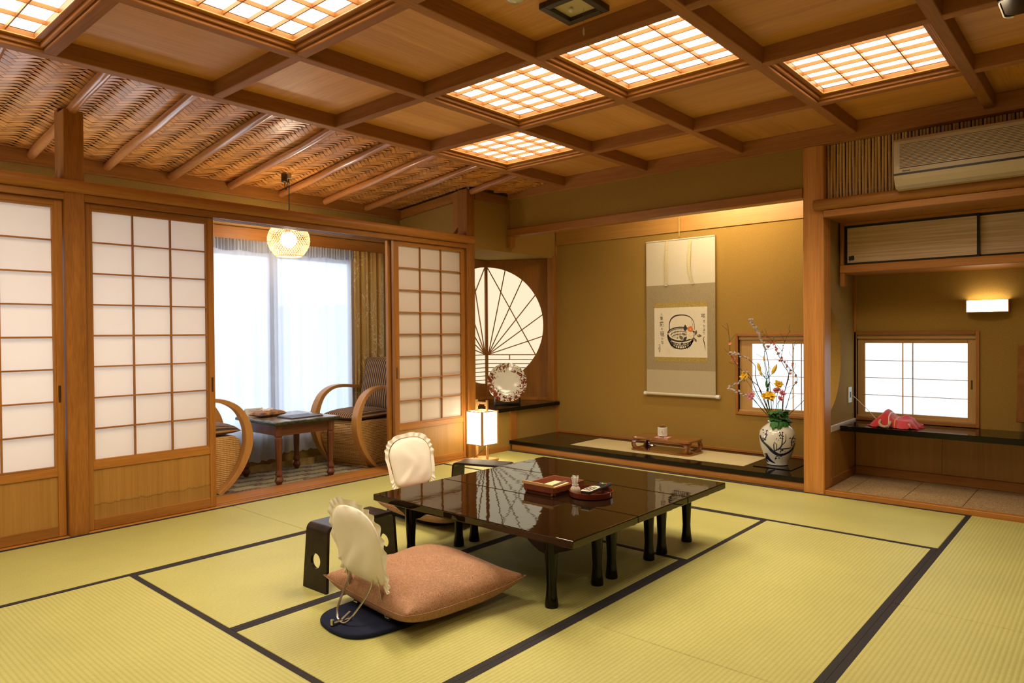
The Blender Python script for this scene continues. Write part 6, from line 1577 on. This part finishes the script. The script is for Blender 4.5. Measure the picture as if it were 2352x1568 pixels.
def armchair(label, loc, rz):
    """faces local -x"""
    t = thing('wicker_armchair', label, 'armchair', loc, rz, 'wicker armchairs with bent wood arms')
    side = [(-.02, .012), (-.085, .10), (-.135, .20), (-.150, .28), (-.140, .34), (-.10, .375), (.26, .365), (.345, .40), (.415, .60), (.470, .855), (.50, .862), (.515, .82), (.475, .55), (.44, .30), (.43, .012)]
    part('wicker_body', MB().prism(side, 'y', -.192, .192, fn=lambda a, b, q: (a, q, b)), M['wicker'], t, bevel=.010, seg=2)
    part('base_rail', bx(-.015, .425, -.185, .185, 0.0, .012), M['arm_wood'], t)
    arm = [(.035, .0), (-.035, .055), (-.115, .155), (-.165, .270), (-.178, .360), (-.160, .460), (-.105, .555), (-.020, .610), (.080, .630), (.220, .622), (.370, .602)]
    pl = catmull([(a, 0, b) for a, b in arm], 5)
    for s_ in (-1, 1):
        g = MB(); k = len(pl)
        for i, p in enumerate(pl):
            d = (pl[min(i + 1, k - 1)] - pl[max(0, i - 1)]).normalized(); nn = Vector((-d.z, 0, d.x)); th_ = .013 + .014 * sin(pi * min(1, i / k * 1.3)) ** 2
            for a, b in ((-1, -1), (-1, 1), (1, 1), (1, -1)): g.v.append(tuple(p + nn * (th_ * a) + Vector((0, s_ * .226 + b * .030, 0))))
        for i in range(k - 1):
            for q in range(4): q2 = (q + 1) % 4; g.f.append((4 * i + q, 4 * i + q2, 4 * i + 4 + q2, 4 * i + 4 + q))
        g.f += [(0, 1, 2, 3), tuple(4 * (k - 1) + q for q in (3, 2, 1, 0))]
        part('bent_arm', g, M['arm_wood'], t, bevel=.003, smooth=True)
    def pad(cx, cz, ang, lx, h, yy):
        R_ = Matrix.Rotation(ang, 3, 'Y'); g = MB()
        def f(up):
            def q(u, v):
                a, b = lerp(-1, 1, u), lerp(-1, 1, v); e = (max(0, 1 - abs(a) ** 3.2) * max(0, 1 - abs(b) ** 3.2)) ** .5
                p = R_ @ Vector((a * lx, b * yy, (h if up else -h * .55) * e)); return (p.x + cx, p.y, p.z + cz)
            return q
        g.grid(f(True), 22, 18); n0 = len(g.v); k = MB().grid(f(False), 22, 18); g.v += k.v; g.f += [tuple(n0 + i for i in reversed(q)) for q in k.f]
        return g
    part('seat_cushion', pad(.08, .405, 0, .235, .055, .190), M['stripe'], t, smooth=True)
    part('back_cushion', pad(.345, .640, radians(-75), .225, .050, .185), M['stripe'], t, smooth=True)
    return t
armchair('wicker armchair with striped cushions under the gold drape', (3.345, 4.700, RZ), radians(11))
armchair('wicker armchair half hidden by the shoji beside the veranda table', (2.195, 4.745, RZ), radians(180 - 2))

# ------------------------------------------------------------------ small ceiling fixtures
M['fix'] = plain('dark_brown_frame', (.035, .018, .012), .4)
fx = thing('square_downlight', 'dark square-framed recessed lamp with a pull cord in the flat ceiling', 'ceiling lamp', (2.236, 1.632, ZP))
a, w = .100, .030
for (x0, x1, y0, y1) in ((-a, a, -a, -a + w), (-a, a, a - w, a), (-a, -a + w, -a + w, a - w), (a - w, a, -a + w, a - w)): part('frame', bx(x0, x1, y0, y1, -.024, -.001), M['fix'], fx, bevel=.002)
M['fixin'] = plain('cream_lining', (.52, .42, .22), .5)
part('lining', bx(-a + w, a - w, -a + w, a - w, -.006, -.0015), M['fixin'], fx)
part('bulb', MB().ball((.005, .02, -.014), .010, 10, 6), M['glass_clear'] if 'glass_clear' in M else M['white'], fx, smooth=True)
part('pull_cord', MB().tube([(.035, -.02, -.006), (.035, -.02, -.085)], .0008, 5), M['chrome'], fx)
part('pull_knob', MB().lathe([(.001, -.118), (.0045, -.110), (.0045, -.095), (.001, -.084)], 8, (.035, -.02, 0)), M['cream_plastic'], fx, smooth=True)
gd = thing('glass_dome', 'small glass-domed fixture on the ceiling beside the square downlight', 'ceiling fixture', (2.000, 1.735, ZP))
part('ring', MB().lathe([(.055, -.001), (.055, -.010), (.046, -.016), (.046, -.004)], 28), plain('pale_ring', (.62, .58, .48), .3), gd, smooth=True)
part('dome', MB().lathe([(.044, -.012), (.040, -.026), (.025, -.038), (.001, -.042)], 24), plain('pale_glass', (.58, .55, .42), .06, coat=.6), gd, smooth=True)
bt = thing('ceiling_speaker', 'rounded glossy black fixture hanging at the ceiling in the upper right corner', 'ceiling fixture', (2.96, 0.262, 2.185))
part('shell', MB().prism(rrect(.10, .07, .03), 'z', -.02, .05), M['lacquer'], bt, bevel=.012, seg=3)
part('bright_rim', MB().tube([(p[0] * .9, p[1] * .9, -.0215) for p in rrect(.10, .07, .03)], .004, 6), M['chrome'], bt, smooth=True)
part('mount', bx(-.02, .02, -.02, .02, .05, ZP - 2.185 + .002), M['black'], bt)
# ------------------------------------------------------------------ rest of the room (behind the camera) and the hill outside
M['pale_door'] = plain('pale_sliding_door_paper', (.66, .60, .48), .8)
struct('wall_west', bx(-1.90, -1.80, -2.3, 5.2, -.1, 2.5), M['pale_door'])
struct('wall_south', bx(-1.9, 5.4, -2.3, -2.2, -.1, 2.5), M['pale_door'])
struct('wall_east', bx(4.72, 4.80, -2.2, -1.2, -.05, 2.45), M['olive'])
struct('wall_alcove_end', bx(4.72, 5.45, -1.30, -1.2, -.05, 2.45), M['olive'])
struct('roof', bx(-2.5, 6.0, -2.6, 5.25, 2.56, 2.66), M['olive'])
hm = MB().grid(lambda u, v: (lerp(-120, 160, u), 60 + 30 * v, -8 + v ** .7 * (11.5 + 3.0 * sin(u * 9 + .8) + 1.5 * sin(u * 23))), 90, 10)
hill = struct('hills', hm, mottled('hazy_hillside', (.62, .68, .74), (.68, .73, .77), .08, 1, 0), smooth=True)  # distance haze is mixed into the hill's pale colour
